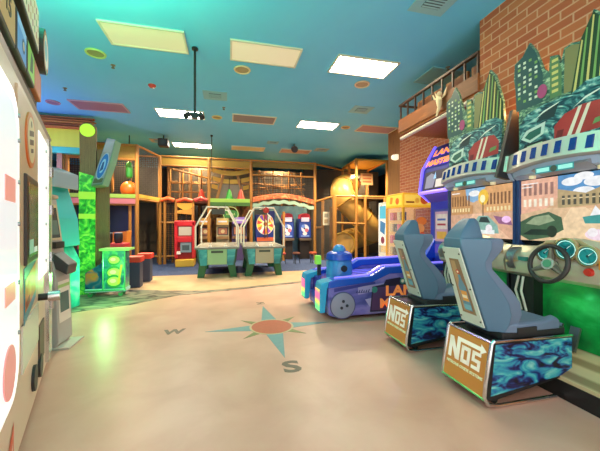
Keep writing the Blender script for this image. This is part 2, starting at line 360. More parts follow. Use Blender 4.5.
for k, (x, y, l) in enumerate(((-2.04, 6.12, 'small brass sprinkler head behind the green-rimmed speaker'), (-3.38, 7.39, 'small dark sprinkler head above the prize machine end'), (-0.1, 7.7, 'small dark sprinkler head behind the teal vent'), (3.95, 4.75, 'small sprinkler head above the balcony railing'))):
    t = thing('sprinkler', l, 'sprinkler', (x, y, 4.4), 0, 'ceiling sprinklers')
    B().lathe([(0.04, 0), (0.04, -0.01), (0.014, -0.012), (0.014, -0.05)], seg=12).make('stem', cm('#9a8f7a', 0.4, 0.6), t)
    B().lathe([(0.03, -0.05), (0.03, -0.056)], seg=12).make('deflector', cm('#6c6a58', 0.4, 0.6), t)
t = thing('hanging_pole', 'long black ceiling pole with a camera cluster at its lower end', 'ceiling pole', (-0.53, 5.21, 4.4))
B().lathe([(0.05, 0), (0.05, -0.03), (0.02, -0.04)], seg=16).make('ceiling_plate', BLACK, t)
B().tube([(0, 0, -0.02), (0, 0, -1.1)], 0.02, 10).make('pole', BLACK, t)
B().box(-0.12, 0.12, -0.05, 0.05, -1.12, -1.08).box(-0.05, 0.05, -0.04, 0.04, -1.16, -1.1).make('bracket', DARK, t)
for x in (-0.1, 0.09): B().tube([(x, -0.03, -1.1), (x*1.3, -0.1, -1.17)], [0.04, 0.045], 12).make('camera_head', DARK, t)
t = thing('projector', 'dark box projector hanging beside the bright strip light', 'projector', (-2.05, 10.6, 4.4))
B().tube([(0, 0, 0), (0, 0, -0.13)], 0.02, 8).make('mount', DARK, t)
B().box(-0.15, 0.15, -0.15, 0.15, -0.37, -0.13).make('body', DARK, t, bevel=0.015)
B().lathe([(0.08, 0), (0.08, -0.05), (0.06, -0.05)], (0.02, -0.15, -0.25), 16, axis='y').make('lens', cm('#3f4a4e', 0.2), t)
t = thing('spotlight', 'round black spotlight on the ceiling over the play frame', 'spotlight', (2.35, 10.7, 4.4))
B().tube([(0, 0, 0), (0, 0, -0.1)], 0.02, 8).make('mount', DARK, t)
B().tube([(0, 0.1, -0.13), (0, -0.1, -0.2)], [0.1, 0.12], 16).make('housing', DARK, t, True)
t = thing('hanging_cable', 'thin dark cable hanging from the ceiling in front of the play frame', 'cable', (-0.52, 10.2, 4.4))
B().tube([(0, 0, 0), (0.01, 0, -0.35), (0, 0, -0.75), (0.02, 0, -1.6)], 0.012, 6).make('cable', BLACK, t)
B().lathe([(0.03, -0.05), (0.04, -0.02), (0.04, 0)], seg=12).make('ceiling_rose', BLACK, t)
# ---------------------------------------------------------------- racing cabinets (players face +x)
SILV = cm('#d9d2c4', 0.3, 0.35); CREAM = cm('#c9c0a6', 0.3, 0.25); LAV = cm('#9fb2cf', 0.35); NAVY = cm('#1f3f74', 0.4)
ART_OUT = [(0.5, 2.24), (0.5, 2.72), (0.56, 3.12), (0.55, 3.29), (0.46, 3.33), (0.38, 3.44), (0.31, 3.32), (0.24, 3.1), (0.18, 3.02), (0.17, 3.18), (0.1, 3.16), (0.07, 3.06), (0.04, 3.19), (-0.03, 3.2), (-0.12, 3.17), (-0.2, 3.4), (-0.28, 3.3), (-0.38, 2.95), (-0.4, 2.7), (-0.37, 2.24)]
M_cityA = ramp_mat('city_blocks_print', [(0.3, '#274a44'), (0.5, '#4f7f6a'), (0.62, '#9fc79a'), (0.75, '#dfe8c0')], 9, 2.5, 8, (1, 1, 2.4), 0.35)
M_cityB = ramp_mat('tower_print', [(0.3, '#33504a'), (0.55, '#6f8f62'), (0.75, '#c9c98a')], 16, 0.2, 2, (1, 1, 0.4), 0.4, kind='wave')
M_car = ramp_mat('chrome_car_print', [(0.32, '#0f2f38'), (0.47, '#1d5560'), (0.58, '#5fa8a2'), (0.7, '#d5efe2')], 4.5, 3.2, 6, (1, 1, 2.0), 0.3)
def marquee_art(t):
    a = B().prism(ART_OUT, 'x', -0.06, -0.03).make('marquee_board', M_cityA, t)
    p = Pic((-0.061, 0.0, 0.0), NY, Z)
    q = lambda pts, m: p.poly([(-y, z) for y, z in pts], m)
    dk = cm('#1c3a3c', 0.4); gr = cm('#7fae5e', 0.4); yl = cm('#d8d27a', 0.4); pa = cm('#d9ecd2', 0.4)
    q([(0.53, 2.75), (0.55, 3.28), (0.46, 3.32), (0.38, 3.42), (0.31, 3.3), (0.24, 3.05), (0.24, 2.75)], cm('#2e5a58', 0.4))
    for i in range(9):
        for j in range(4):
            y = 0.51-j*0.062; z = 2.82+i*0.052
            if (i*7+j*3) % 5: q([(y, z), (y-0.03, z), (y-0.03, z+0.028), (y, z+0.028)], (pa, gr, pa)[(i+j) % 3]); p.same()
    p.k += 1
    q([(0.17, 2.75), (0.165, 3.16), (0.1, 3.14), (0.06, 3.0), (0.06, 2.75)], cm('#5f8a5a', 0.4))
    for i in range(6): q([(0.15, 2.8+i*0.06), (0.09, 2.8+i*0.06), (0.09, 2.83+i*0.06), (0.15, 2.83+i*0.06)], yl); p.same()
    p.k += 1
    q([(0.04, 2.75), (0.03, 3.17), (-0.03, 3.18), (-0.12, 3.14), (-0.14, 2.75)], cm('#8a8a56', 0.4))
    q([(-0.02, 2.72), (-0.1, 3.18), (-0.2, 3.38), (-0.27, 3.28), (-0.375, 2.96), (-0.39, 2.72)], cm('#2c4a2a', 0.4))
    top = [(-0.11, 3.18), (-0.15, 3.27), (-0.2, 3.35), (-0.245, 3.31), (-0.28, 3.22), (-0.32, 3.1), (-0.355, 2.99)]
    for i, (ty, tz) in enumerate(top):      # ribs of the fan-shaped tower
        by = -0.04-i*0.05
        q([(by, 2.73), (by-0.022, 2.73), (ty-0.012, tz-0.01), (ty, tz)], (yl, gr)[i % 2])
    p.disc(-0.24, 2.86, 0.05, cm('#b0487c', 0.4), 0.07)
    q([(0.48, 2.25), (0.48, 2.58), (0.39, 2.68), (0.22, 2.72), (-0.03, 2.72), (-0.15, 2.79), (-0.3, 2.78), (-0.385, 2.72), (-0.36, 2.25)], M_car)
    q([(0.3, 2.56), (0.22, 2.65), (0.08, 2.68), (0.12, 2.56)], dk)
    q([(0.12, 2.32), (0.12, 2.46), (0.03, 2.55), (-0.12, 2.59), (-0.27, 2.58), (-0.34, 2.49), (-0.33, 2.34)], cm('#b23a34', 0.35, noise=0.3, nscale=6))
    for o in (0.0, -0.07): q([(0.01+o, 2.325), (-0.03+o, 2.33), (-0.12+o, 2.585), (-0.09+o, 2.58)], cm('#efe6cf', 0.4)); p.same()
    p.k += 1
    q([(0.05, 2.33), (0.11, 2.33), (0.09, 2.41), (0.03, 2.41)], cm('#7c2320', 0.4)); q([(-0.2, 2.38), (-0.3, 2.4), (-0.31, 2.44), (-0.22, 2.43)], cm('#6f9a58', 0.4))
    q([(0.46, 2.42), (0.4, 2.5), (0.2, 2.54), (0.22, 2.42), (0.36, 2.36)], cm('#cfe9dc', 0.3)); q([(0.42, 2.43), (0.37, 2.475), (0.24, 2.5), (0.25, 2.43), (0.36, 2.39)], cm('#2d6a5c', 0.3))
    q([(0.44, 2.28), (0.42, 2.35), (0.2, 2.37), (0.18, 2.29)], cm('#16282c', 0.4)); q([(0.4, 2.3), (0.39, 2.33), (0.23, 2.345), (0.22, 2.305)], cm('#a9d8a8', 0.4))
    for y0 in (0.32, -0.05): q([(y0, 2.58), (y0-0.1, 2.65), (y0-0.26, 2.69), (y0-0.24, 2.675), (y0-0.1, 2.63)], cm('#e2f2e6', 0.35)); p.same()
    p.make('marquee_picture', t)
    B().prism([(-0.05, 2.8), (-0.0, 2.8), (0.2, 2.3), (-0.1, 2.0), (-0.27, 2.03), (-0.2, 2.25)], 'y', -0.5, -0.46).make('side_bracket', DARK, t)

def screen_pic(p, near, t):
    e = 1.05; c = lambda h: cm(h, 0.3, e=e, noise=0.4, nscale=22, lit=True)
    p.rect(0, 1, 0, 0.65, c('#c9a27c'))
    if near:
        p.poly([(0.36, 0.65), (0.95, 0.65), (0.86, 0.5), (0.72, 0.42), (0.5, 0.42), (0.36, 0.5)], c('#4f86b4'))
        for x, y, r in ((0.5, 0.58, 0.09), (0.6, 0.62, 0.08), (0.7, 0.56, 0.1), (0.83, 0.61, 0.07), (0.6, 0.48, 0.09)): p.disc(x, y, r, c('#e6ecf0'), r*0.45)
        p.poly([(0, 0.65), (0.38, 0.65), (0.38, 0.44), (0.24, 0.3), (0, 0.26)], c('#d8a68a'))
        for i in range(6): p.rect(0.03+i*0.056, 0.06+i*0.056, 0.48, 0.6, c('#8f6a5c')).rect(0.03+i*0.056, 0.06+i*0.056, 0.36, 0.44, c('#f4dcc4')); p.k -= 2
        p.k += 2
        p.poly([(0.38, 0.52), (0.62, 0.46), (0.72, 0.5), (0.85, 0.58), (0.9, 0.36), (0.38, 0.33)], c('#a9946a'))
        for i in range(9): p.rect(0.42+i*0.05, 0.445+i*0.05, 0.36, 0.45, c('#4e4a38')).rect(0.42+i*0.05, 0.445+i*0.05, 0.415, 0.425, c('#dcc79a')); p.k -= 2
        p.k += 2
        p.poly([(0.8, 0.65), (1, 0.65), (1, 0.3), (0.84, 0.34)], c('#c8b892')); p.poly([(0.84, 0.43), (0.9, 0.48), (1, 0.5), (1, 0.28), (0.86, 0.3)], c('#62b04a')); p.poly([(0.9, 0.4), (0.95, 0.44), (1, 0.42), (1, 0.34), (0.92, 0.34)], c('#8fe06a'))
        p.poly([(0, 0.28), (0.3, 0.34), (1, 0.3), (1, 0), (0, 0)], c('#cfae88')); p.poly([(0.5, 0.33), (0.62, 0.33), (1.0, 0.0), (0.3, 0)], c('#e0c09a'))
        p.poly([(0.0, 0.05), (0.0, 0.2), (0.12, 0.26), (0.3, 0.3), (0.42, 0.24), (0.44, 0.12), (0.3, 0.04), (0.1, 0.0)], c('#3f5a40')); p.poly([(0.06, 0.18), (0.16, 0.25), (0.3, 0.27), (0.36, 0.21), (0.2, 0.16)], c('#8a9a78')); p.poly([(0.02, 0.06), (0.12, 0.12), (0.34, 0.12), (0.3, 0.06)], c('#1d2c22')); p.disc(0.33, 0.1, 0.05, c('#22271f'), 0.06)
        p.poly([(0.6, 0.24), (0.72, 0.26), (0.84, 0.22), (0.82, 0.18), (0.62, 0.18)], c('#3f8f8a')); p.poly([(0.66, 0.25), (0.7, 0.34), (0.76, 0.26)], c('#eef4f4'))
        p.disc(0.72, 0.08, 0.1, c('#eac9d4'), 0.05); p.disc(0.68, 0.1, 0.04, c('#f6e2ea')); p.disc(0.77, 0.1, 0.04, c('#f6e2ea'))
        p.rect(0.02, 0.2, 0.6, 0.61, c('#f7efe4')).rect(0.02, 0.14, 0.565, 0.575, c('#f7efe4'))
    else:
        p.poly([(0.25, 0.65), (0.62, 0.65), (0.52, 0.5), (0.4, 0.46), (0.3, 0.5)], c('#7fa8c8')); p.disc(0.42, 0.58, 0.09, c('#eef0ec'), 0.04)
        p.poly([(0, 0.65), (0.27, 0.65), (0.3, 0.45), (0.4, 0.42), (0.4, 0.3), (0, 0.28)], c('#b98a5a')); p.poly([(0.6, 0.65), (1, 0.65), (1, 0.3), (0.55, 0.32), (0.52, 0.5)], c('#cf9c68'))
        for i in range(7):
            for x0 in (0.02, 0.62): p.rect(x0+i*0.05, x0+0.026+i*0.05, 0.42, 0.56, c('#7a5638')).rect(x0+i*0.05, x0+0.026+i*0.05, 0.34, 0.39, c('#f0d09c')); p.k -= 2
        p.k += 2
        p.poly([(0, 0.3), (1, 0.33), (1, 0), (0, 0)], c('#c79c80')); p.poly([(0.4, 0.31), (0.56, 0.31), (0.95, 0), (0.1, 0)], c('#dcb394'))
        p.disc(0.57, 0.52, 0.08, c('#e8b440'), 0.1); p.disc(0.56, 0.5, 0.04, c('#fff0b0'), 0.05); p.rect(0.56, 0.575, 0.2, 0.45, c('#3a3a34'))
        p.poly([(0.4, 0.06), (0.42, 0.2), (0.5, 0.28), (0.64, 0.28), (0.78, 0.16), (0.8, 0.06)], c('#7fa89c')); p.poly([(0.5, 0.2), (0.53, 0.265), (0.63, 0.265), (0.68, 0.19)], c('#2a3a3a')); p.poly([(0.44, 0.05), (0.44, 0.1), (0.74, 0.1), (0.74, 0.05)], c('#d9ece4'))
        p.poly([(0.72, 0.28), (0.95, 0.24), (0.98, 0.16), (0.8, 0.18)], c('#8a5a7c')); p.disc(0.9, 0.23, 0.06, c('#f0b8e8'), 0.04); p.disc(0.66, 0.12, 0.05, c('#f2e2ea'), 0.05)
        p.rect(0.03, 0.18, 0.595, 0.61, c('#f7efe4'))
    p.make('screen_picture', t)

M_gauge = ramp_mat('teal_gauge_face', [(0.3, '#0a4650'), (0.6, '#158a8c'), (0.8, '#4fc4bc')], 12, 1.0, 4, e=0.3)
M_foot = ramp_mat('green_lit_panel', [(0.3, '#0a5a28'), (0.5, '#108a3a'), (0.72, '#3fc870')], 3, 0.6, 6, e=0.22)
def racing_cabinet(yc, near, label):
    t = thing('racing_game_cabinet', label, 'arcade game', (3.2, yc, 0), 0, 'racing game cabinets')
    B().box(0.02, 0.28, -0.53, 0.53, 0.02, 2.02).make('cabinet_body', BLACK, t)
    B().box(-0.02, 0.03, -0.5, 0.5, 1.3, 1.99).make('screen', cm('#101418', 0.15), t)
    screen_pic(Pic((-0.021, 0.5, 1.325), NY, Z), near, t)
    for y in ((0.5, 0.535), (-0.535, -0.5)): B().box(-0.06, 0.1, y[0], y[1], 1.2, 2.0).make('screen_frame', NAVY, t, bevel=0.006)
    # silver hood with slots, bowed towards the player
    prof = []
    n = 12
    secs = []
    for i in range(n+1):
        y = -0.53+1.06*i/n; k = 1-(2*i/n-1)**2; xf = -0.16-0.1*k; zb = 2.085+0.035*k
        secs.append([(xf-0.02, y, zb), (xf+0.015, y, zb+0.175), (0.02, y, zb+0.19), (0.06, y, zb+0.19), (0.06, y, zb-0.02), (xf+0.06, y, zb-0.02)])
    B().loft(secs).make('hood_band', SILV, t)
    for i in range(8):
        y = 0.42-i*0.117; k = 1-(y/0.53)**2; xf = -0.16-0.1*k; zb = 2.085+0.035*k
        B().prism([(xf-0.024, zb+0.035), (xf+0.004, zb+0.145), (xf+0.03, zb+0.145), (xf+0.0, zb+0.03)], 'y', y-0.025, y+0.025).make('slot', cm('#123a86', 0.2, e=0.05), t)
    secs = []
    for i in range(n+1):
        y = -0.53+1.06*i/n; k = 1-(2*i/n-1)**2; xf = -0.12-0.1*k; zb = 2.085+0.035*k
        secs.append([(xf, y, zb-0.02), (0.02, y, zb-0.02), (0.02, y, 1.985), (-0.06, y, 1.985), (xf+0.02, y, 2.02)])
    B().loft(secs).make('hood_underside', LAV, t)
    B().prism([(-0.24, 2.035), (-0.1, 1.985), (-0.03, 1.985), (-0.03, 2.05), (-0.2, 2.06)], 'y', -0.26, 0.22).make('lamp_housing', cm('#8f9298', 0.35, 0.3), t)
    Pic((-0.245, 0.17, 1.99), NY, (0.0, 0, 1)).rect(0, 0.34, 0, 0.06, cm('#2f8f96', 0.3, e=0.3)).rect(0.01, 0.13, 0.012, 0.05, cm('#9fe6dc', 0.3, e=0.3)).rect(0.21, 0.33, 0.012, 0.05, cm('#9fe6dc', 0.3, e=0.3)).disc(0.17, 0.03, 0.03, cm('#4a5a44', 0.3)).make('lit_badge', t)
    for y in (0.3, -0.3): B().lathe([(0.03, 1.97), (0.03, 2.0)], (-0.12, y, 0), 14).make('downlight', cm('#d9c9a0', 0.3, e=0.4), t)
    marquee_art(t)
    # dashboard
    secs = []
    for i in range(n+1):
        y = -0.53+1.06*i/n; k = max(0, 1-((y+0.08)/0.36)**2); h = 0.1*k
        secs.append([(-0.02, y, 1.27+h*0.4), (-0.1, y, 1.27+h), (-0.17, y, 1.2+h), (-0.22, y, 1.1), (-0.2, y, 0.99), (-0.14, y, 0.95), (0.02, y, 0.95)])
    B().loft(secs).make('dashboard', CREAM, t, True)
    B().tube([(-0.24, 0.5, 1.1), (-0.17, 0.3, 1.14), (-0.19, 0.1, 1.32), (-0.16, -0.15, 1.34), (-0.2, -0.35, 1.24), (-0.21, -0.5, 1.2)], 0.022, 8).make('dash_trim', cm('#b8a47a', 0.3, 0.3), t, True)
    for i in range(5):
        B().torus((-0.12, 0.49-i*0.018, 1.12), 0.125, 0.008, Y, 24, 6).make('cowl_ring', STEEL, t, True)
    for y, z, r, l in ((-0.09, 1.27, 0.09, 'tachometer'), (-0.26, 1.225, 0.078, 'speedometer'), (0.1, 1.22, 0.065, 'fuel_gauge')):
        g = B().lathe([(r+0.014, -0.2), (r+0.016, -0.235), (r+0.002, -0.24), (r, -0.215)], (0, y, z), 24, axis='x').make(l, cm('#a99668', 0.3, 0.4), t, True)
        B().lathe([(r, -0.222), (r, -0.226)], (0, y, z), 24, axis='x').make('gauge_face', M_gauge, g)
        p = Pic((-0.2265, y, z), NY, Z); p.ring(0, 0, r*0.82, r*0.9, cm('#cdf5ee', 0.4, e=0.5)); p.poly([(-0.004, 0), (0.004, 0), (r*0.55, r*0.5)], cm('#f2fbf5', 0.4, e=0.5)); p.disc(0, 0, r*0.14, cm('#123a40', 0.4)); p.make('dial', g)
    B().lathe([(0.035, -0.2), (0.035, -0.235), (0.028, -0.25)], (0, -0.27, 1.09), 18, axis='x').make('start_button', cm('#b0281e', 0.25, e=0.15), t, True)
    B().box(-0.235, -0.2, -0.42, -0.34, 1.12, 1.2).make('card_reader', cm('#d08a3a', 0.4), t, bevel=0.005)
    B().box(-0.238, -0.2, 0.28, 0.36, 1.12, 1.16).make('decal', cm('#2f7f78', 0.4), t)
    # steering wheel on its column, tilted back
    w = B().tube([(-0.24, 0.01, 1.135), (-0.16, 0.01, 1.1)], 0.03, 12).make('steering_column', DARK, t)
    nrm = Vector((-0.97, 0, 0.24)); c = Vector((-0.3, 0.01, 1.13)); up = Vector((0.24, 0, 0.97))
    B().torus(c, 0.168, 0.021, nrm, 40, 10).make('steering_wheel', cm('#2c2a28', 0.5), t, True)
    for a in (90, 210, 330):
        r = math.radians(a); d = Vector((0, math.cos(r), 0))+up*math.sin(r)
        B().tube([c+d*0.03-nrm*0.03, c+d*0.158], [0.034, 0.014], 8).make('wheel_spoke', cm('#7f7a6c', 0.35, 0.5), t)
    B().tube([c-nrm*0.06, c+nrm*0.01], [0.045, 0.055], 20).make('wheel_hub', cm('#b9c0ae', 0.3, 0.3), t, True)
    B().tube([c+nrm*0.012, c+nrm*0.016], 0.038, 20).make('hub_badge', cm('#4f9a6e', 0.3), t)
    # footwell
    B().box(-0.02, 0.02, -0.5, 0.27, 0.3, 0.93).make('footwell_panel', M_foot, t)
    B().box(-0.14, 0.02, 0.27, 0.53, 0.0, 0.95).make('kick_post', BLACK, t)
    B().box(-0.14, 0.02, -0.53, -0.5, 0.0, 0.95).make('kick_post', BLACK, t)
    B().tube([(-0.18, 0.4, 0.95), (-0.2, 0.42, 0.8), (-0.19, 0.36, 0.6)], 0.012, 6).tube([(-0.18, 0.35, 0.95), (-0.22, 0.34, 0.8), (-0.2, 0.3, 0.6)], 0.012, 6).make('cable', cm('#cfcabd', 0.4), t, True)
    B().prism([(-0.4, 0.18), (-0.03, 0.34), (-0.03, 0.3), (-0.4, 0.15)], 'y', -0.5, 0.26).make('foot_plate', ramp_mat('ribbed_plate', [(0.2, '#8f7a58'), (0.6, '#c9b48a')], 9, 0, 0, (0.2, 3, 0.2), 0.4, kind='wave'), t)
    for y in (-0.05, 0.1): B().prism([(-0.12, 0.34), (-0.05, 0.54), (-0.03, 0.53), (-0.1, 0.32)], 'y', y-0.04, y+0.04).make('pedal', STEEL, t)
    B().box(-0.41, 0.02, -0.53, 0.53, 0.0, 0.15).make('floor_frame', BLACK, t)
    return t
racing_cabinet(2.17, True, 'racing game cabinet with its steering wheel and red start button in full view')
racing_cabinet(3.25, False, 'racing game cabinet beside the bowling game marquee, its steering wheel hidden by a seat')

# ---------------------------------------------------------------- racing seats
SEAT = cm('#4c6e88', 0.45, noise=0.06, nscale=3); SEAT2 = cm('#5f7690', 0.5)
M_flame = ramp_mat('blue_flame_print', [(0.37, '#0a0d1c'), (0.44, '#1d2868'), (0.5, '#2272a0'), (0.57, '#36a6b0'), (0.74, '#a0dccc')], 4.2, 1.6, 8, (0.9, 1, 2.2), 0.3)
def racing_seat(yc, label, dx):
    t = thing('racing_chair', label, 'arcade seat', (2.05, yc, 0), 0, 'racing game seats')
    # plinth: side outline, orange face at the rear (x=0)
    out = [(-0.04, 0.08), (0.034, 0.53), (0.89, 0.515), (0.89, 0.19), (0.05, 0.06)]
    B().prism(out, 'y', -0.235, 0.235).make('plinth', BLACK, t)
    B().poly([(x, -0.2365, z) for x, z in ((0.02, 0.1), (0.07, 0.515), (0.885, 0.505), (0.885, 0.2))]).make('flame_panel', M_flame, t)
    B().poly([(x, 0.2365, z) for x, z in ((0.02, 0.1), (0.07, 0.515), (0.885, 0.505), (0.885, 0.2))]).make('flame_panel', M_flame, t)
    B().prism([(-0.05, 0.09), (-0.037, 0.09), (0.034, 0.525), (0.021, 0.525)], 'y', -0.225, 0.225).make('orange_panel', cm('#c8813a', 0.4, noise=0.1, nscale=4), t)
    wh = cm('#f4efe2', 0.4, e=0.1)
    p = Pic((-0.065, 0.235, -0.0), NY, (0.071, 0, 0.435))
    K = 0.92
    for q in ([(0.04, 0.27), (0.085, 0.27), (0.085, 0.46), (0.04, 0.46)], [(0.04, 0.46), (0.09, 0.46), (0.185, 0.27), (0.135, 0.27)], [(0.14, 0.27), (0.185, 0.27), (0.185, 0.475), (0.14, 0.475)],
              [(0.185, 0.44), (0.425, 0.44), (0.425, 0.475), (0.185, 0.475)], [(0.42, 0.415), (0.485, 0.455), (0.42, 0.5)],
              [(0.205, 0.27), (0.315, 0.27), (0.315, 0.305), (0.205, 0.305)], [(0.205, 0.385), (0.315, 0.385), (0.315, 0.42), (0.205, 0.42)], [(0.205, 0.27), (0.24, 0.27), (0.24, 0.42), (0.205, 0.42)], [(0.28, 0.27), (0.315, 0.27), (0.315, 0.42), (0.28, 0.42)],
              [(0.335, 0.27), (0.435, 0.27), (0.435, 0.3), (0.335, 0.3)], [(0.335, 0.33), (0.435, 0.33), (0.435, 0.36), (0.335, 0.36)], [(0.335, 0.39), (0.435, 0.39), (0.435, 0.42), (0.335, 0.42)], [(0.335, 0.33), (0.368, 0.33), (0.368, 0.42), (0.335, 0.42)], [(0.402, 0.27), (0.435, 0.27), (0.435, 0.36), (0.402, 0.36)]):
        p.poly([(a*K, b*1.0) for a, b in q], wh); p.k -= 1
    p.k += 1; p.make('logo', t)
    words('NITROUS OXIDE SYSTEMS', (-0.0295, 0.0, 0.225), NY, (0.071, 0, 0.435), 0.035, cm('#dbe8c0', 0.4, e=0.1), t, 'lettering', 0.002, 0.0005)
    for y in (-0.24, 0.24):
        B().tube([(0.05, y, 0.55), (0.026, y, 0.53), (-0.035, y, 0.2), (-0.045, y, 0.1), (-0.01, y, 0.04), (0.08, y, 0.022), (0.7, y, 0.02)], 0.015, 8).make('chrome_rail', CHROME, t, True)
        B().tube([(0.035, y, 0.54), (0.885, y, 0.525)], 0.011, 8).make('top_trim', CHROME, t, True)
    B().tube([(0.028, -0.24, 0.538), (0.028, 0.24, 0.538)], 0.011, 8).make('top_trim', CHROME, t, True)
    B().tube([(-0.046, -0.24, 0.085), (-0.046, 0.24, 0.085)], 0.011, 8).make('bottom_trim', cm('#6fbf7a', 0.3, 0.5), t, True)
    for y in (-0.17, 0.17):
        c = B().box(0.1, 0.14, y-0.015, y+0.015, 0.06, 0.1).make('caster', DARK, t)
        B().lathe([(0.03, -0.013), (0.03, 0.013)], (0.12, y, 0.03), 14, axis='y').make('caster_wheel', BLACK, c)
    B().box(0.18+dx*0.5, 0.86+dx*0.3, -0.2, 0.2, 0.525, 0.585).make('mount_plate', DARK, t, bevel=0.008)
    # cushion
    secs = []
    for x, zt, w in ((0.2, 0.64, 0.2), (0.28, 0.66, 0.225), (0.58, 0.655, 0.22), (0.74, 0.685, 0.22), (0.78, 0.65, 0.215)):
        x += dx
        secs.append([(x, -w, 0.585), (x, -w, zt), (x, -w*0.75, zt+0.012), (x, -w*0.55, zt-0.03), (x, w*0.55, zt-0.03), (x, w*0.75, zt+0.012), (x, w, zt), (x, w, 0.585)])
    B().loft(secs).make('cushion', SEAT2, t, True, bevel=0.012)
    # back shell: (height, rear x, rear half width, front x, wing half width)
    lv = [(0.585, 0.1, 0.13, 0.29, 0.2), (0.66, 0.075, 0.13, 0.34, 0.225), (0.74, 0.045, 0.13, 0.365, 0.24), (0.84, 0.012, 0.125, 0.345, 0.24), (0.94, -0.022, 0.122, 0.27, 0.23), (1.04, -0.056, 0.118, 0.175, 0.21), (1.12, -0.082, 0.115, 0.105, 0.195), (1.18, -0.1, 0.115, 0.1, 0.195), (1.245, -0.125, 0.11, 0.15, 0.215), (1.3, -0.143, 0.105, 0.18, 0.23), (1.355, -0.15, 0.1, 0.185, 0.23), (1.38, -0.148, 0.098, 0.165, 0.22)]
    def shell(lv, f0, f1, k, pad):
        secs = []
        for z, xr, wr, xf, wf in lv:
            xr += dx; xf += dx; d = xf-xr; a = xr+d*f0; b = xr+d*f1; wa = (wr+(wf-wr)*min(1, f0*1.7))*k; wb = (wr+(wf-wr)*min(1, f1*1.7))*k; wm = (wr+(wf-wr)*min(1, (f0+f1)*0.85))*k
            ip = b-min(0.09, d*0.35) if pad else b
            secs.append([(a, -wa, z), (a+(b-a)*0.5, -wm, z), (b-0.01, -wb, z), (b, -wb*0.93, z), (b-0.005, -wb*0.74, z), (ip, -wb*0.5, z), (ip, wb*0.5, z), (b-0.005, wb*0.74, z), (b, wb*0.93, z), (b-0.01, wb, z), (a+(b-a)*0.5, wm, z), (a, wa, z)])
        return B().loft(secs)
    shell(lv, 0.0, 0.62, 1.0, False).make('back_shell', SEAT, t, True, bevel=0.008)
    shell(lv, 0.6, 1.0, 0.94, True).make('bolsters', SEAT2, t, True, bevel=0.012)
    secs = []
    for z, x0, x1, w in ((1.36, -0.15, 0.09, 0.125), (1.4, -0.135, 0.09, 0.115), (1.46, -0.09, 0.085, 0.095), (1.52, -0.035, 0.08, 0.075), (1.55, 0.0, 0.06, 0.05)):
        x0 += dx; x1 += dx
        secs.append([(x0, -w*0.75, z), (x0+0.04, -w, z), (x1-0.03, -w, z), (x1, -w*0.7, z), (x1, w*0.7, z), (x1-0.03, w, z), (x0+0.04, w, z), (x0, w*0.75, z)])
    B().loft(secs).make('headrest', SEAT, t, True, bevel=0.01)
    # printed rear panel
    u = Vector((0, -1, 0)); v = (Vector((-0.143, 0, 1.3))-Vector((0.09, 0, 0.62))); H = v.length; v.normalize(); n = u.cross(v)
    o = Vector((0.085+dx, 0, 0.62))+n*0.008
    def P(x, y, h=0): return o+u*x+v*y+n*h
    b = B(); a = [P(-0.125, 0), P(0.125, 0), P(0.1, H), P(-0.1, H)]; c = [q+n*0.012 for q in a]; b.loft([a, c]); b.make('rear_panel', cm('#b9c8bc', 0.35, e=0.05), t)
    p = Pic(o+n*0.0125, u, v)
    p.poly([(-0.07, 0.1), (0.085, 0.1), (0.06, H-0.1), (-0.05, H-0.1)], cm('#8a6f52', 0.35)); p.poly([(-0.05, 0.12), (0.02, 0.12), (0.01, H-0.12), (-0.04, H-0.12)], cm('#b08f66', 0.35))
    p.poly([(-0.03, 0.13), (0.055, 0.13), (0.055, 0.36), (0.03, 0.43), (0.03, 0.47), (0.0, 0.47), (0.0, 0.43), (-0.03, 0.36)], cm('#5f90a8', 0.3)); p.rect(-0.022, 0.048, 0.22, 0.32, cm('#d8a04a', 0.35)); p.rect(-0.015, 0.04, 0.25, 0.28, cm('#efe6c8', 0.35))
    p.rect(-0.03, 0.055, 0.14, 0.19, cm('#6fb2c4', 0.35)); p.disc(0.015, 0.5, 0.022, cm('#c44a3a', 0.35)); p.disc(0.015, 0.5, 0.01, cm('#f0e0c0', 0.35))
    p.make('bottle_picture', t)
    for x, y in ((-0.108, 0.05), (0.108, 0.05), (-0.1, 0.35), (0.1, 0.35), (-0.088, H-0.05), (0.088, H-0.05)):
        q = P(x, y, 0.0125); B().tube([q, q+n*0.004], 0.008, 10).make('bolt', DARK, t)
    B().box(0.3+dx, 0.5+dx, -0.235, -0.215, 0.585, 0.63).make('seat_bracket', DARK, t)
    return t
racing_seat(2.24, 'larger blue-grey racing seat in front, on an orange and flame printed base', 0.0)
racing_seat(3.33, 'smaller blue-grey racing seat beside the purple bowling game', 0.16)
# ---------------------------------------------------------------- bowling game
M_purple = ramp_mat('violet_side_print', [(0.36, '#4a4f9c'), (0.5, '#6d6cc0'), (0.62, '#8f84d0')], 2.2, 0.8, 4, (1, 1, 2), 0.3)
BLU = cm('#1f55c8', 0.25); BLU2 = cm('#3f8fd4', 0.25); DBL = cm('#1f2f78', 0.3); VIO = cm('#6a52c8', 0.3, e=0.2); GLOW = cm('#8a7cff', 0.3, e=0.9)
t = thing('bowling_game', 'long blue and purple car-shaped bowling game with a tall lit marquee', 'arcade game', (1.5, 4.4, 0))
side = [(0.02, 0.08), (0.0, 0.3), (0.02, 0.58), (0.12, 0.61), (0.72, 0.64), (0.98, 0.78), (2.65, 0.82), (2.65, 0.06), (0.1, 0.05)]
for y0, y1, yf in ((0.0, 0.22, -0.002), (1.03, 1.25, 1.252)):
    B().prism(side, 'y', y0, y1).make('side_fender', [M_purple], t, bevel=0.02)
B().prism([(0.06, 0.3), (0.06, 0.55), (0.5, 0.6), (2.65, 0.66), (2.65, 0.3)], 'y', 0.22, 1.03).make('lane', cm('#3a3fae', 0.2), t)
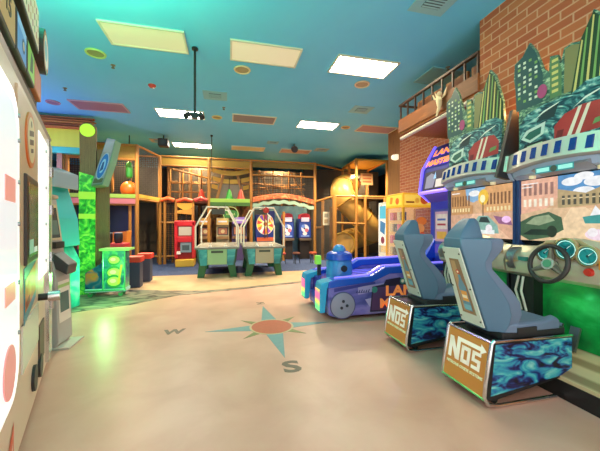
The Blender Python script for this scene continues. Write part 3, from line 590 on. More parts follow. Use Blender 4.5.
for k in range(5):
    y = 0.3+k*0.16
    B().prism([(0.5, 0.602), (2.64, 0.662), (2.64, 0.672), (0.5, 0.612)], 'y', y, y+0.03).make('lane_stripe', cm('#7a78f0', 0.25, e=0.45), t)
for y in (0.1, 1.14): B().tube([(0.14, y, 0.645), (0.72, y, 0.675), (0.98, y, 0.815), (2.6, y, 0.855)], 0.014, 6).make('light_strip', GLOW, t, True)
B().box(0.0, 0.5, 0.2, 1.05, 0.08, 0.3).make('front_skirt', BLU, t)
for y0, y1 in ((0.02, 0.3), (0.95, 1.23)):
    B().prism([(-0.12, 0.5), (-0.1, 0.58), (0.16, 0.64), (0.16, 0.54), (0.0, 0.5), (-0.04, 0.12), (-0.12, 0.12)], 'y', y0, y1).make('front_bumper', cm('#2f9fd0', 0.25, e=0.1), t, bevel=0.015)
    B().box(-0.128, -0.12, y0+0.03, y1-0.03, 0.15, 0.48).make('lit_edge', ramp_mat('rainbow_edge_light', [(0.3, '#e05a9a'), (0.45, '#e8e05a'), (0.6, '#3fe08a'), (0.75, '#5a8ae8')], 4, 0, 0, (0.1, 0.1, 1), e=0.8), t)
for y0, y1 in ((-0.012, 0.235), (1.015, 1.262)):
    B().prism([(0.0, 0.5), (0.02, 0.6), (0.12, 0.635), (0.72, 0.665), (0.98, 0.805), (2.64, 0.845), (2.64, 0.72), (1.05, 0.69), (0.75, 0.57)], 'y', y0, y1).make('fender_cover', BLU, t, bevel=0.015)
# ball wheel on the side and stripes
p = Pic((0, -0.0005, 0), X, Z)
p.poly([(0.5, 0.5), (1.6, 0.62), (2.4, 0.66), (2.4, 0.6), (1.6, 0.54), (0.5, 0.38)], cm('#a9a2d8', 0.3)); p.poly([(0.62, 0.3), (1.0, 0.36), (2.4, 0.5), (2.4, 0.44), (0.7, 0.18)], cm('#b4aedd', 0.3)); p.poly([(0.1, 0.5), (0.8, 0.58), (0.8, 0.54), (0.1, 0.44)], cm('#3a3f94', 0.3)); p.poly([(0.64, 0.12), (1.2, 0.22), (1.2, 0.1), (0.7, 0.07)], cm('#9088c8', 0.3))
p.make('side_stripes', t)
B().lathe([(0.212, -0.004), (0.212, 0.02)], (0.24, -0.01, 0.23), 32, axis='y').make('wheel_arch', cm('#4a4d7c', 0.4), t)
bw = B().lathe([(0.2, 0.012), (0.195, -0.01), (0.12, -0.022), (0.02, -0.028)], (0.24, -0.01, 0.23), 32, axis='y').make('ball_wheel', cm('#8f93ac', 0.3), t, True)
for x, z in ((0.24, 0.3), (0.3, 0.23), (0.21, 0.2)): B().lathe([(0.024, 0), (0.024, -0.03)], (x, -0.012, z), 14, axis='y').make('finger_hole', cm('#2a2c3c', 0.4), bw)
p = Pic((0, -0.006, 0), X, Z); scrawl(p, 0.46, 0.41, 0.24, 0.05, cm('#33357c', 0.4), 6, 0.5); p.make('script_print', t)
p = Pic((-0.12, -0.014, 0), X, Z)
p.poly([(0.82, 0.1), (0.86, 0.5), (1.06, 0.53), (1.1, 0.6), (1.35, 0.63), (1.5, 0.55), (1.95, 0.56), (1.98, 0.1)], cm('#2a2440', 0.4)); p.poly([(0.84, 0.12), (0.88, 0.48), (1.93, 0.53), (1.95, 0.12)], cm('#5a3f6e', 0.4)); p.disc(1.4, 0.57, 0.05, cm('#3f8f86', 0.4)); p.disc(0.9, 0.45, 0.05, cm('#3f8f86', 0.4)); p.disc(1.4, 0.57, 0.028, cm('#e8e2d0', 0.4))
p.make('side_sign', t)
og = cm('#e88a4a', 0.4, e=0.35); rd = cm('#8a2434', 0.4)
for d, m, h in ((0.008, rd, 0.0), (0.0, og, 0.002)):
    words('LANE', (1.3+d, -0.02-h, 0.415-d), X, Z, 0.22, m, t, 'lettering', 0.001, 0.008, sx=1.25); words('MASTER', (1.28+d, -0.02-h, 0.22-d), X, Z, 0.2, m, t, 'lettering', 0.001, 0.008, sx=1.15)
for x in (0.3, 1.2, 2.2):
    for y in (0.1, 1.1): B().lathe([(0.035, -0.015), (0.035, 0.015)], (x, y, 0.035), 12, axis='y').make('caster', BLACK, t)
# ball return head at the front
B().lathe([(0.23, 0.56), (0.23, 0.84), (0.2, 0.88)], (0.42, 0.62, 0), 28).make('ball_return', BLU2, t, True)
B().lathe([(0.24, 0.88), (0.22, 0.98), (0.15, 1.02)], (0.42, 0.62, 0), 28).make('ball_return_lid', BLU, t, True)
B().ball((0.42, 0.62, 1.02), 0.12, 0.12, 0.12).make('dome', BLU2, t, True)
B().lathe([(0.055, -0.25), (0.055, -0.19)], (0.42, 0.62, 0.74), 20, axis='y').make('eye_port', DARK, t)
B().box(0.1, 0.16, 0.86, 0.92, 0.5, 0.9).make('reader_post', DARK, t)
B().box(0.06, 0.16, 0.84, 0.95, 0.76, 0.92).make('card_reader', cm('#7fcf4a', 0.4, e=0.4), t, bevel=0.01)
# end cabinet
B().box(2.65, 3.15, 0.1, 1.1, 0.02, 2.0).make('end_cabinet', cm('#2a3fa0', 0.3), t)
B().prism([(2.4, 0.8), (2.65, 1.2), (2.65, 0.8)], 'y', 0.1, 0.25).make('side_wing', BLU, t); B().prism([(2.4, 0.8), (2.65, 1.2), (2.65, 0.8)], 'y', 0.95, 1.1).make('side_wing', BLU, t)
p = Pic((2.645, 1.0, 0.85), NY, Z); e = 0.6; c = lambda h: cm(h, 0.3, e=e, noise=0.3, nscale=15, lit=True)
p.rect(0, 0.8, 0, 0.95, c('#3a4f9c')); p.rect(0.05, 0.75, 0.3, 0.9, c('#c9a0b8')); p.rect(0.08, 0.4, 0.55, 0.85, c('#e8d8c8')); p.rect(0.42, 0.72, 0.4, 0.8, c('#c46a7a')); p.rect(0.1, 0.38, 0.35, 0.5, c('#e0b04a')); p.disc(0.55, 0.6, 0.1, c('#f2e6d0')); p.rect(0.12, 0.36, 0.62, 0.66, c('#a83a4a')); p.rect(0.12, 0.36, 0.72, 0.76, c('#4a6ab0')); p.rect(0.05, 0.75, 0.06, 0.24, c('#6a58c8'))
p.make('screen_picture', t)
B().prism([(2.65, 1.95), (2.42, 2.14), (2.5, 2.62), (2.8, 3.13), (3.0, 3.13), (3.0, 1.95)], 'y', 0.06, 1.14).make('marquee_box', cm('#2f2f9a', 0.3), t, bevel=0.02)
for y in (0.06, 1.14): B().tube([(2.65, y, 1.98), (2.42, y, 2.14), (2.49, y, 2.62), (2.8, y, 3.13)], 0.035, 8).make('neon_edge', cm('#6a5cff', 0.3, e=1.3), t, True)
B().tube([(2.42, 0.06, 2.14), (2.42, 1.14, 2.14)], 0.035, 8).make('neon_edge', cm('#8a6cff', 0.3, e=1.3), t, True)
p = Pic((2.415, 1.04, 2.16), NY, (0.08, 0, 0.45)); p.rect(0, 0.84, 0.02, 0.4, cm('#3a3048', 0.3)); p.poly([(0.05, 0.06), (0.3, 0.06), (0.35, 0.3), (0.2, 0.36), (0.06, 0.3)], cm('#8a8a9c', 0.3, e=0.3)); p.rect(0.36, 0.6, 0.06, 0.22, cm('#d8cfc0', 0.3, e=0.35)); p.poly([(0.28, 0.24), (0.32, 0.38), (0.36, 0.24)], cm('#8fc0e8', 0.3, e=0.5)); p.rect(0.64, 0.8, 0.06, 0.3, cm('#6a4a5a', 0.3)); p.make('marquee_picture', t)
v = Vector((0.3, 0, 0.51)); n = Vector((-0.862, 0, 0.507))
for dz, m, h in ((0.0, cm('#5a3fd0', 0.3, e=0.6), 0.003), (0.008, cm('#ff9a4a', 0.3, e=0.9), 0.006)):
    o = Vector((2.5, 0.74, 2.62))+n*h
    words('LANE', o+v.normalized()*(0.38+dz), NY, v, 0.2, m, t, 'lettering', 0.002, 0.01+(0.01 if dz == 0 else 0), sx=1.25); words('MASTER', o+v.normalized()*(0.13+dz), NY, v, 0.19, m, t, 'lettering', 0.002, 0.01+(0.01 if dz == 0 else 0), sx=1.08)

# ---------------------------------------------------------------- prize cabinets behind the bowling game
YEL = cm('#e0a830', 0.4, e=0.12); YEL2 = cm('#eeb52e', 0.35, e=0.4)
M_glass = bpy.data.materials.new('clear_glass'); M_glass.use_nodes = True
g = M_glass.node_tree.nodes['Principled BSDF']; g.inputs['Base Color'].default_value = (0.95, 0.97, 0.97, 1); g.inputs['Roughness'].default_value = 0.03; g.inputs['Alpha'].default_value = 0.12
def prize_cabinet(x, y, w, d, h, label, body, lit, text, n):
    t = thing('prize_cabinet', label, 'arcade game', (x, y, 0), 0, 'prize cabinets behind the bowling game')
    B().box(0, w, 0, d, 0.02, 0.7).make('base', body, t, bevel=0.01)
    B().box(0, w, 0, d, h-0.34, h).make('header', YEL2 if lit else body, t, bevel=0.01)
    for px in (0, w-0.05):
        for py in (0, d-0.05): B().box(px, px+0.05, py, py+0.05, 0.7, h-0.34).make('corner_post', body, t)
    B().box(0.05, w-0.05, d-0.03, d-0.01, 0.7, h-0.34).make('back_panel', cm('#f2cf84', 0.5, e=0.35), t)
    B().box(0.05, w-0.05, 0.01, 0.016, 0.7, h-0.34).make('glass', M_glass, t); B().box(0.01, 0.016, 0.05, d-0.05, 0.7, h-0.34).make('glass', M_glass, t)
    p = Pic((0, -0.002, h-0.34), X, Z); p.rect(0.04, w-0.04, 0.05, 0.3, cm('#f4c850', 0.4, e=0.5)); p.disc(w*0.68, 0.18, 0.11, cm('#d8642a', 0.4, e=0.3)); p.disc(w*0.45, 0.16, 0.06, cm('#e8b040', 0.4, e=0.3)); p.rect(w*0.1, w*0.36, 0.1, 0.14, cm('#a8622a', 0.4)); p.make('header_picture', t)
    p = Pic((-0.002, d, h-0.34), NY, Z); p.rect(0.04, d-0.04, 0.05, 0.3, cm('#f4c850', 0.4, e=0.5)); p.disc(d*0.7, 0.15, 0.08, cm('#d86a2a', 0.4, e=0.3)); p.poly([(d*0.25, 0.1), (d*0.4, 0.1), (d*0.45, 0.25), (d*0.3, 0.27)], cm('#e8902a', 0.4, e=0.3)); p.make('header_picture', t)
    p = Pic((0, 0.008, 0.75), X, Z); p.disc(w*0.6, h-1.42, 0.14, cm('#e07a3a', 0.4, e=0.3), 0.1); p.disc(w*0.55, h-1.6, 0.12, cm('#e89a5a', 0.4, e=0.3), 0.12); p.disc(w*0.62, h-1.78, 0.1, cm('#c8482a', 0.4, e=0.3)); p.make('glass_sticker', t)
    return t
prize_cabinet(4.0, 6.3, 0.85, 0.78, 2.24, 'yellow prize cabinet with orange glass sticker beside the bowling marquee', YEL, True, '', 0)
k = 0
pc = ('red', 'white', 'pink', 'blue', 'black', 'orange', 'cream', 'violet')
ph = ('#c8402e', '#f2ece0', '#e07a9a', '#3f6ab8', '#3a3634', '#e88a3a', '#e8d2a0', '#7a5ab0')
for row in range(4):
    for col in range(4):
        i = (row*3+col*2+row) % 8; x = 4.06+0.02; y = 6.42+col*0.165
        o = B().box(x, x+0.1, y, y+0.1, 0.72+row*0.29, 0.72+row*0.29+0.2).make('boxed_prize', [cm(ph[i], 0.4)], bevel=0.008)
        tag(o, '%s boxed prize in the yellow prize cabinet, %s row, %s from the front' % (pc[i], ('bottom', 'second', 'third', 'top')[row], ('first', 'second', 'third', 'last')[col]), 'prize', 'prizes in the yellow cabinet')
for i, (x, y, z) in enumerate(((4.3, 6.6, 0.8), (4.5, 6.7, 0.8), (4.68, 6.6, 0.8), (4.3, 6.85, 0.8))):
    t = thing('plush_toy', ('%s plush toy on the floor of the yellow prize cabinet' % ('violet', 'white', 'orange', 'grey')[i]), 'toy', (x, y, z-0.1), 0, 'plush toys in the yellow cabinet')
    m = cm(('#8a6ac0', '#f2eee6', '#e8903a', '#8a9490')[i], 0.8)
    B().ball((0, 0, 0.11), 0.09, 0.08, 0.11).make('body', m, t, True); B().ball((0, -0.01, 0.27), 0.08).ball((0.06, 0, 0.34), 0.03).ball((-0.06, 0, 0.34), 0.03).make('head', m, t, True)
t = prize_cabinet(4.2, 7.35, 0.7, 0.5, 2.1, 'blue and white slim prize cabinet standing behind the yellow one', cm('#d9dfe0', 0.4), False, '', 0)
p = Pic((-0.003, 0.5, 0.9), NY, Z); p.rect(0.02, 0.48, 0, 1.15, cm('#e8eef0', 0.4, e=0.2)); p.rect(0.08, 0.42, 0.75, 1.1, cm('#4fb4d8', 0.4, e=0.3)); p.poly([(0.12, 0.7), (0.4, 0.62), (0.36, 0.3), (0.1, 0.4)], cm('#3f7fb8', 0.4, e=0.2)); p.disc(0.25, 0.15, 0.1, cm('#8a3a5a', 0.4)); p.make('side_print', t)
p = Pic((0, -0.003, 0.9), X, Z); p.rect(0.02, 0.68, 0, 1.15, cm('#e8eef0', 0.4, e=0.2)); p.rect(0.08, 0.62, 0.75, 1.1, cm('#4fb4d8', 0.4, e=0.3)); p.make('front_print', t)
# ---------------------------------------------------------------- big prize machine at the left (local x runs along its face, away from the camera)
RZ = math.atan2(0.931, -0.365); LO = Vector((-1.33, 2.36, 0)); LDIR = Vector((-0.365, 0.931, 0))
TAN = cm('#d3b697', 0.4); TANL = cm('#e2cdb4', 0.4); LIT = cm('#f4f2f0', 0.35, e=0.75); GREY = cm('#a9a9a6', 0.4)
t = thing('prize_machine', 'tall white and tan prize machine with oval badge and sign boxes on top', 'arcade game', LO, RZ)
B().box(-1.3, 1.7, 0.0, 0.9, 0.06, 2.42).make('cabinet', TANL, t)
B().box(-1.3, 1.7, 0.03, 0.88, 0.0, 0.06).make('plinth', DARK, t)
B().prism([(0.0, 2.42), (-0.012, 2.45), (0.04, 2.56), (0.3, 2.56), (0.9, 2.56), (0.9, 2.42)], 'x', -1.3, 1.72).make('top_cap', GREY, t)
def rrect(x0, x1, z0, z1, r, n=6):
    P = []
    for cx, cz, a in ((x1-r, z1-r, 0), (x0+r, z1-r, 90), (x0+r, z0+r, 180), (x1-r, z0+r, 270)):
        P += [(cx+r*math.cos(math.radians(a+90*k/n)), cz+r*math.sin(math.radians(a+90*k/n))) for k in range(n+1)]
    return P
B().prism(rrect(-1.1, -0.2, 0.5, 2.26, 0.22), 'y', -0.02, 0.01).make('lit_window', LIT, t)
B().prism(rrect(-1.02, -0.29, 0.6, 2.17, 0.18), 'y', -0.026, -0.018).make('window_glass', cm('#e9edf2', 0.15, e=0.6), t)
for z0, h in ((1.62, 0.13), (1.08, 0.1)):
    B().box(-0.62, -0.38, -0.03, -0.025, z0, z0+h).make('red_label', cm('#e89a92', 0.4, e=0.4), t)
B().lathe([(0.14, -0.032), (0.14, -0.026)], (-0.52, 0, 0.72), 24, axis='y').make('red_badge', cm('#e0908c', 0.4, e=0.35), t)
for z in (0.85, 1.15, 1.5, 1.75, 2.0, 2.15): B().lathe([(0.012, -0.03), (0.014, -0.02)], (-0.24, 0, z), 10, axis='y').make('bolt', STEEL, t)
B().box(-0.2, 0.66, -0.012, 0.0, 0.86, 2.36).make('tan_panel', TAN, t)
# oval badge
B().lathe([(0.2, -0.022), (0.2, -0.012)], (0.24, 0, 2.11), 32, axis='y').make('badge_rim', cm('#e07a3a', 0.35), t)
p = Pic((0.24, -0.023, 2.11), X, Z); p.disc(0, 0, 0.165, cm('#f0dcb4', 0.4)); br = cm('#6a4a34', 0.4)
p.poly([(-0.1, 0.05), (0.1, 0.09), (0.1, 0.05), (-0.1, 0.01)], br); p.poly([(-0.09, -0.01), (0.08, 0.02), (0.08, -0.02), (-0.09, -0.05)], br); p.poly([(-0.05, -0.07), (0.06, -0.05), (0.06, -0.08), (-0.05, -0.1)], br); p.disc(-0.03, 0.11, 0.025, br)
p.make('badge_print', t)
# screen
B().box(0.0, 0.53, -0.03, 0.0, 1.22, 1.84).make('screen_frame', cm('#3a3634', 0.4), t, bevel=0.01)
p = Pic((0.05, -0.031, 1.27), X, Z); p.rect(0, 0.43, 0, 0.52, cm('#5a5058', 0.2)); p.rect(0.02, 0.3, 0.04, 0.44, cm('#8a7a78', 0.2)); p.rect(0.02, 0.2, 0.02, 0.12, cm('#8fc8b0', 0.3, e=0.3)); p.rect(0.22, 0.38, 0.02, 0.06, cm('#d8e8e0', 0.3, e=0.3)); p.make('screen_picture', t)
# pictogram label under the screen
B().prism([(0.0, 0.82), (0.5, 0.92), (0.5, 1.27), (0.0, 1.2)], 'y', -0.016, -0.012).make('label_plate', cm('#2f86a0', 0.4), t)
p = Pic((0, -0.017, 0), X, Z); p.poly([(0.02, 0.9), (0.48, 0.98), (0.48, 1.2), (0.02, 1.12)], cm('#d8783a', 0.4, noise=0.2)); p.disc(0.2, 1.03, 0.07, cm('#e8a04a', 0.4)); p.poly([(0.05, 0.92), (0.2, 0.95), (0.2, 1.0), (0.05, 0.97)], cm('#8a3a22', 0.4)); p.make('label_picture', t)
k = B().tube([(0.77, 0.0, 0.86), (0.77, -0.08, 0.86)], 0.03, 14).make('knob_stem', BLACK, t)
B().tube([(0.77, -0.07, 0.86), (0.77, -0.15, 0.86)], 0.045, 16).make('chrome_knob', CHROME, t, True)
B().box(0.68, 1.24, -0.02, 0.0, 1.02, 2.3).make('white_door', LIT, t, bevel=0.012)
for z in (1.15, 1.5, 1.85, 2.2): B().lathe([(0.016, -0.028), (0.018, -0.018)], (1.1, 0, z), 10, axis='y').make('bolt', STEEL, t)
B().box(1.28, 1.42, -0.03, 0.0, 0.1, 2.36).make('hinge_strip', CHROME, t); B().box(1.5, 1.7, -0.02, 0.0, 0.1, 2.36).make('edge_strip', cm('#e8e2d8', 0.3, 0.3), t)
for z in (0.6, 1.1, 1.6, 2.0): B().tube([(1.46, -0.03, z), (1.46, -0.03, z+0.1)], 0.02, 10).make('hinge', CHROME, t)
B().box(0.78, 1.1, -0.012, 0.0, 0.26, 0.6).make('prize_slot', cm('#5a4a3e', 0.5), t)
B().box(0.0, 0.74, -0.008, 0.0, 0.5, 0.82).make('lower_door', cm('#dcdcd4', 0.25), t)
for x in (0.5, 0.84): 
    o = B().lathe([(0.1, -0.02), (0.1, 0.0)], (x, 0, 0.27 if x < 0.6 else 0.24), 24, axis='y').make('vent_disc', DARK, t)
p = Pic((0, -0.002, 0), X, Z); p.poly([(-0.6, 0.07), (-0.25, 0.07), (-0.25, 0.33)], cm('#e05a2a', 0.4)); p.poly([(-0.38, 0.1), (-0.28, 0.1), (-0.28, 0.22)], cm('#f0dcc8', 0.4)); p.make('corner_triangle', t)
# sign tower
B().box(-1.3, 1.05, 0.04, 0.6, 2.56, 3.36).make('sign_tower', cm('#4a4038', 0.6), t)
def sign(x0, x1, z0, z1, y, frame, name='sign_box'):
    s = B().box(x0, x1, y, 0.1, z0, z1).make(name, frame, t, bevel=0.01); return s
bk = cm('#3a302c', 0.5)
s = sign(-0.62, -0.15, 2.58, 2.86, 0.005, bk); p = Pic((-0.6, 0.004, 2.6), X, Z); p.rect(0, 0.43, 0, 0.24, cm('#d0a468', 0.5, e=0.12)); p.make('sign_face', s)
words('15', (-0.36, 0.002, 2.74), X, Z, 0.16, cm('#4a3420', 0.5), s, 'number', 0.001, 0.004)
s = sign(-0.12, 0.24, 2.6, 2.87, 0.005, bk); p = Pic((-0.1, 0.004, 2.62), X, Z); p.rect(0, 0.32, 0, 0.23, cm('#5a94d0', 0.5, e=0.2)); p.rect(0.0, 0.32, 0.17, 0.23, cm('#8fc0e8', 0.5, e=0.2)); p.disc(0.2, 0.1, 0.05, cm('#2a4a80', 0.5)); p.disc(0.2, 0.1, 0.03, cm('#e8d2b0', 0.5)); p.make('sign_face', s)
s = sign(0.27, 0.62, 2.62, 2.88, 0.005, bk); p = Pic((0.29, 0.004, 2.64), X, Z); p.rect(0, 0.31, 0, 0.22, cm('#7fb83a', 0.5, e=0.25)); p.poly([(0.08, 0.03), (0.22, 0.06), (0.24, 0.18), (0.14, 0.2)], cm('#3a5a24', 0.5)); p.make('sign_face', s)
s = sign(0.64, 1.03, 2.64, 2.88, 0.005, cm('#c8683a', 0.5))
s = sign(-0.62, 0.78, 2.98, 3.36, -0.005, bk); p = Pic((-0.6, -0.006, 3.0), X, Z); p.rect(0, 1.36, 0, 0.34, cm('#ecdcc0', 0.5, e=0.15))
for i in range(14):
    for j in range(3): p.poly([(0.06+i*0.095, 0.04+j*0.1), (0.1+i*0.095, 0.05+j*0.1), (0.09+i*0.095, 0.1+j*0.1), (0.055+i*0.095, 0.09+j*0.1)], cm(('#c8683a', '#7a9a4a', '#b03a3a', '#d8a040')[(i*3+j) % 4], 0.5)); p.k -= 1
p.k += 1; p.make('sign_face', s)
B().lathe([(0.2, -0.03), (0.2, 0.1)], (1.02, 0, 3.12), 32, axis='y').make('round_sign', cm('#4a3a30', 0.5), t)
p = Pic((1.02, -0.031, 3.12), X, Z); p.disc(0, 0, 0.185, cm('#e0904a', 0.4)); p.disc(0, 0, 0.15, cm('#f0e6d8', 0.4, e=0.15)); p.disc(-0.03, 0.0, 0.09, cm('#a8d0e0', 0.4)); p.disc(0.0, -0.19, 0.03, cm('#4ab88a', 0.4)); p.make('round_sign_face', t)

# grey kiosk beyond it
t = thing('ticket_kiosk', 'grey kiosk with slanted screen and dark ticket box beside the white prize machine', 'kiosk', (-2.27, 4.16, 0), PI/2); t.scale = (0.54, 1, 1)
KG = cm('#b8b6b2', 0.45); 
B().prism([(-0.24, 0.0), (-0.3, 0.06), (-0.27, 0.85), (-0.22, 1.05), (-0.12, 1.82), (0.5, 1.82), (0.5, 0.0)], 'x', 0.0, 0.62).make('body', KG, t, bevel=0.015)
B().box(-0.01, 0.63, -0.14, 0.51, 1.82, 1.87).make('top_cap', cm('#c8a890', 0.5), t, bevel=0.01)
u = X; v = (Vector((0, -0.12, 1.82))-Vector((0, -0.22, 1.05))).normalized()
n = Vector((1, 0, 0)).cross(v)
o = Vector((0.06, -0.22, 1.05))+n*0.004
p = Pic(o, u, v); p.rect(0.0, 0.5, 0.25, 0.7, cm('#d9c4a0', 0.4)); p.rect(0.04, 0.46, 0.28, 0.66, cm('#3f4a4e', 0.25)); p.rect(0.08, 0.42, 0.32, 0.5, cm('#5f7a78', 0.25)); p.make('screen', t)
B().prism([(-0.2, 0.98), (-0.36, 0.88), (-0.38, 1.0), (-0.22, 1.15)], 'x', 0.1, 0.52).make('ticket_box', cm('#4a4c4e', 0.4), t, bevel=0.01)
B().box(0.12, 0.5, -0.24, -0.16, 1.2, 1.28).make('coin_unit', DARK, t)
p = Pic((0.06, -0.2955, 0.3), X, (0, 0.038, 1)); p.rect(0, 0.5, 0, 0.5, cm('#e8e6da', 0.4)); p.rect(0.06, 0.44, 0.12, 0.36, cm('#3f6a6a', 0.4)); p.rect(0.0, 0.5, 0.42, 0.46, cm('#a8d080', 0.4)); p.make('front_print', t)
B().box(-0.05, 0.67, -0.42, 0.5, 0.0, 0.02).make('foot_plate', cm('#c9c2b6', 0.4), t)
B().box(-0.012, 0.0, -0.15, -0.02, 0.95, 1.3).make('side_speaker', cm('#5a5c5e', 0.4), t)

# teal redemption game with the green sign
t = thing('redemption_game', 'teal and blue redemption game with grey hood and lime sign behind the grey kiosk', 'arcade game', (-3.08, 6.0, 0), math.radians(-12))
TEAL = ramp_mat('teal_wave_print', [(0.35, '#0f8f94'), (0.5, '#22bcb4'), (0.65, '#7fe0cc')], 2.5, 1.5, 4, rough=0.3)
B().prism([(-0.3, 0.0), (-0.3, 2.1), (-0.05, 2.15), (0.12, 1.7), (0.24, 1.1), (0.36, 0.85), (0.36, 0.0)], 'y', -0.3, 0.4).make('cabinet', TEAL, t, bevel=0.02)
B().prism([(0.0, 2.05), (0.16, 1.7), (0.28, 1.1), (0.34, 1.12), (0.3, 1.6), (0.12, 2.15)], 'y', -0.32, 0.42).make('front_trim', cm('#3fb8c0', 0.3), t)
B().prism([(-0.3, 2.15), (0.0, 2.52), (0.3, 2.4), (0.3, 2.12), (0.05, 2.2)], 'y', -0.32, 0.45).make('hood', cm('#9aa4b8', 0.4), t, bevel=0.02)
p = Pic((0, -0.322, 0), X, Z); p.poly([(0.1, 2.0), (0.22, 1.6), (0.3, 1.62), (0.2, 2.05)], cm('#e06a2a', 0.4)); p.poly([(0.12, 1.9), (0.2, 1.7), (0.24, 1.75), (0.18, 1.92)], cm('#f0d8b0', 0.4)); p.poly([(0.24, 1.5), (0.29, 1.14), (0.33, 1.16), (0.3, 1.5)], cm('#274f94', 0.4)); p.make('side_print', t)
B().box(-0.06, 0.22, -0.42, -0.32, 1.8, 2.16).make('lime_sign', cm('#a2e04a', 0.4, e=0.35), t, bevel=0.01)
p = Pic((0, -0.4205, 0), X, Z); scrawl(p, 0.0, 1.93, 0.16, 0.1, cm('#2f5a24', 0.5), 3, 0.1); p.make('sign_print', t)
B().box(-0.25, 0.0, -0.38, -0.32, 1.4, 1.7).make('white_notice', cm('#e6e4f2', 0.4), t)
for x in (-0.22, 0.26): B().box(x-0.03, x+0.03, -0.25, 0.3, -0.0, 0.02).make('foot', DARK, t)

# wooden totem with the lime disc
t = thing('totem_post', 'tall wooden plank totem with a lime disc on top and bright green lower half', 'sign', (-2.9, 7.28, 0), math.radians(8)); t.scale = (1.05, 1, 1.04)
M_plank = ramp_mat('weathered_plank', [(0.2, '#5f4a30'), (0.55, '#8a6f4a'), (0.9, '#a88a5c')], 3.0, 5.0, 4, (7, 7, 0.5), 0.6, kind='wave')
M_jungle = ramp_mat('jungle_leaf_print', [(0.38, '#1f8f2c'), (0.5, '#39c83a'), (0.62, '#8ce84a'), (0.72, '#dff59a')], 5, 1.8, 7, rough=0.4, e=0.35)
M_deep = ramp_mat('deep_leaf_print', [(0.35, '#1f3a4a'), (0.5, '#3f6a4a'), (0.62, '#7a8f5a'), (0.74, '#b0b88a')], 6, 1.5, 6, rough=0.45)
B().prism([(-0.13, 0.0), (-0.15, 3.45), (-0.08, 3.52), (0.06, 3.52), (0.14, 3.45), (0.12, 0.0)], 'y', 0.0, 0.06).make('plank', M_plank, t)
B().prism([(-0.15, 0.0), (-0.15, 2.5), (0.13, 2.42), (0.12, 0.0)], 'y', -0.03, 0.0).make('leaf_panel', M_jungle, t)
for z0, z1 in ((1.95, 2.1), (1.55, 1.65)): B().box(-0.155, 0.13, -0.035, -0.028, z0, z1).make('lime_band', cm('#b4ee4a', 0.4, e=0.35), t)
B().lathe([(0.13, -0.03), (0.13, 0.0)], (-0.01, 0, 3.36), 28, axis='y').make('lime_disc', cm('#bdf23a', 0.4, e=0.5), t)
B().prism([(0.14, 0.3), (0.14, 2.9), (0.34, 2.85), (0.36, 0.3)], 'y', 0.1, 0.16).make('rear_plank', M_deep, t)
B().box(-0.15, 0.36, 0.06, 0.1, 0.0, 3.0).make('back_brace', M_plank, t)
# tilted badge sign leaning off the totem
u = Vector((0.62, -0.78, 0)); v = Vector((0.3, 0.05, 0.95)).normalized(); n = u.cross(v).normalized(); v = n.cross(u)
o = Vector((0.06, -0.06, 2.22))
b = B(); q = [o, o+u*0.42, o+u*0.46+v*0.5, o+u*0.4+v*0.98, o+u*0.02+v*1.06]; b.loft([q, [w-n*0.12 for w in q]]); b.make('tilted_sign', [cm('#8aa488', 0.4)], t)
p = Pic(o, u, v); p.poly([(0.02, 0.03), (0.4, 0.03), (0.43, 0.5), (0.38, 1.0), (0.04, 1.08)], cm('#c8c4c0', 0.4)); p.poly([(0.04, 0.05), (0.38, 0.05), (0.39, 0.14), (0.05, 0.16)], cm('#8a7a5a', 0.4)); p.disc(0.22, 0.42, 0.18, cm('#e8eef2', 0.4), 0.3); p.disc(0.22, 0.42, 0.16, cm('#2f7fc8', 0.4, e=0.2), 0.27); p.disc(0.22, 0.42, 0.09, cm('#a8d8f0', 0.4, e=0.2), 0.16); p.poly([(0.16, 0.3), (0.28, 0.34), (0.24, 0.52), (0.18, 0.5)], cm('#1f5aa0', 0.4)); p.poly([(0.06, 0.75), (0.38, 0.7), (0.37, 0.95), (0.06, 1.0)], cm('#dcd4d0', 0.4)); p.make('badge_print', t)

# little cart game at the totem's foot
t = thing('game_cart', 'small green and blue cart game with round targets by the totem foot', 'arcade game', (-2.48, 6.9, 0))
GM = cm('#58c888', 0.25, 0.4)
B().box(-0.34, 0.42, 0.02, 0.3, 0.1, 0.17).make('chassis', cm('#a8e0d8', 0.3, e=0.1), t, bevel=0.01)
B().box(0.0, 0.4, 0.0, 0.3, 0.17, 0.95).make('front_box', ramp_mat('teal_fish_print', [(0.35, '#0f5a7a'), (0.5, '#1f8f8a'), (0.64, '#5fc87a')], 4, 1.2, 3, rough=0.3), t)
B().prism([(-0.34, 0.17), (-0.34, 0.5), (0.0, 0.72), (0.0, 0.17)], 'y', 0.04, 0.28).make('ramp_box', ramp_mat('reef_print', [(0.38, '#143a6a'), (0.52, '#1f5f8a'), (0.62, '#d8743a'), (0.7, '#2f8f6a')], 4, 1.0, 3, rough=0.35), t)
p = Pic((0.2, -0.001, 0.56), X, Z)
for z, r in ((0.2, 0.1), (-0.06, 0.12), (-0.24, 0.12)): p.disc(0.0, z, r+0.02, cm('#2f8f4a', 0.4)); p.disc(0.0, z, r, cm('#b8e85a', 0.4, e=0.25), r*0.75); p.disc(-0.02, z+0.01, r*0.5, cm('#e0f5a0', 0.4, e=0.25), r*0.35)
p.poly([(0.1, -0.3), (0.16, 0.1), (0.12, 0.1), (0.06, -0.3)], cm('#e8c83a', 0.4)); p.make('target_print', t)
for x in (0.0, 0.4):
    B().tube([(x, -0.01, 0.15), (x, -0.01, 0.98)], 0.016, 8).make('corner_tube', GM, t)
B().box(-0.06, 0.5, -0.06, 0.32, 0.95, 1.0).make('top_tray', cm('#9fe07a', 0.35, e=0.1), t, bevel=0.01)
B().tube([(-0.34, 0.0, 0.14), (0.42, 0.0, 0.14)], 0.016, 8).make('bumper_tube', GM, t)
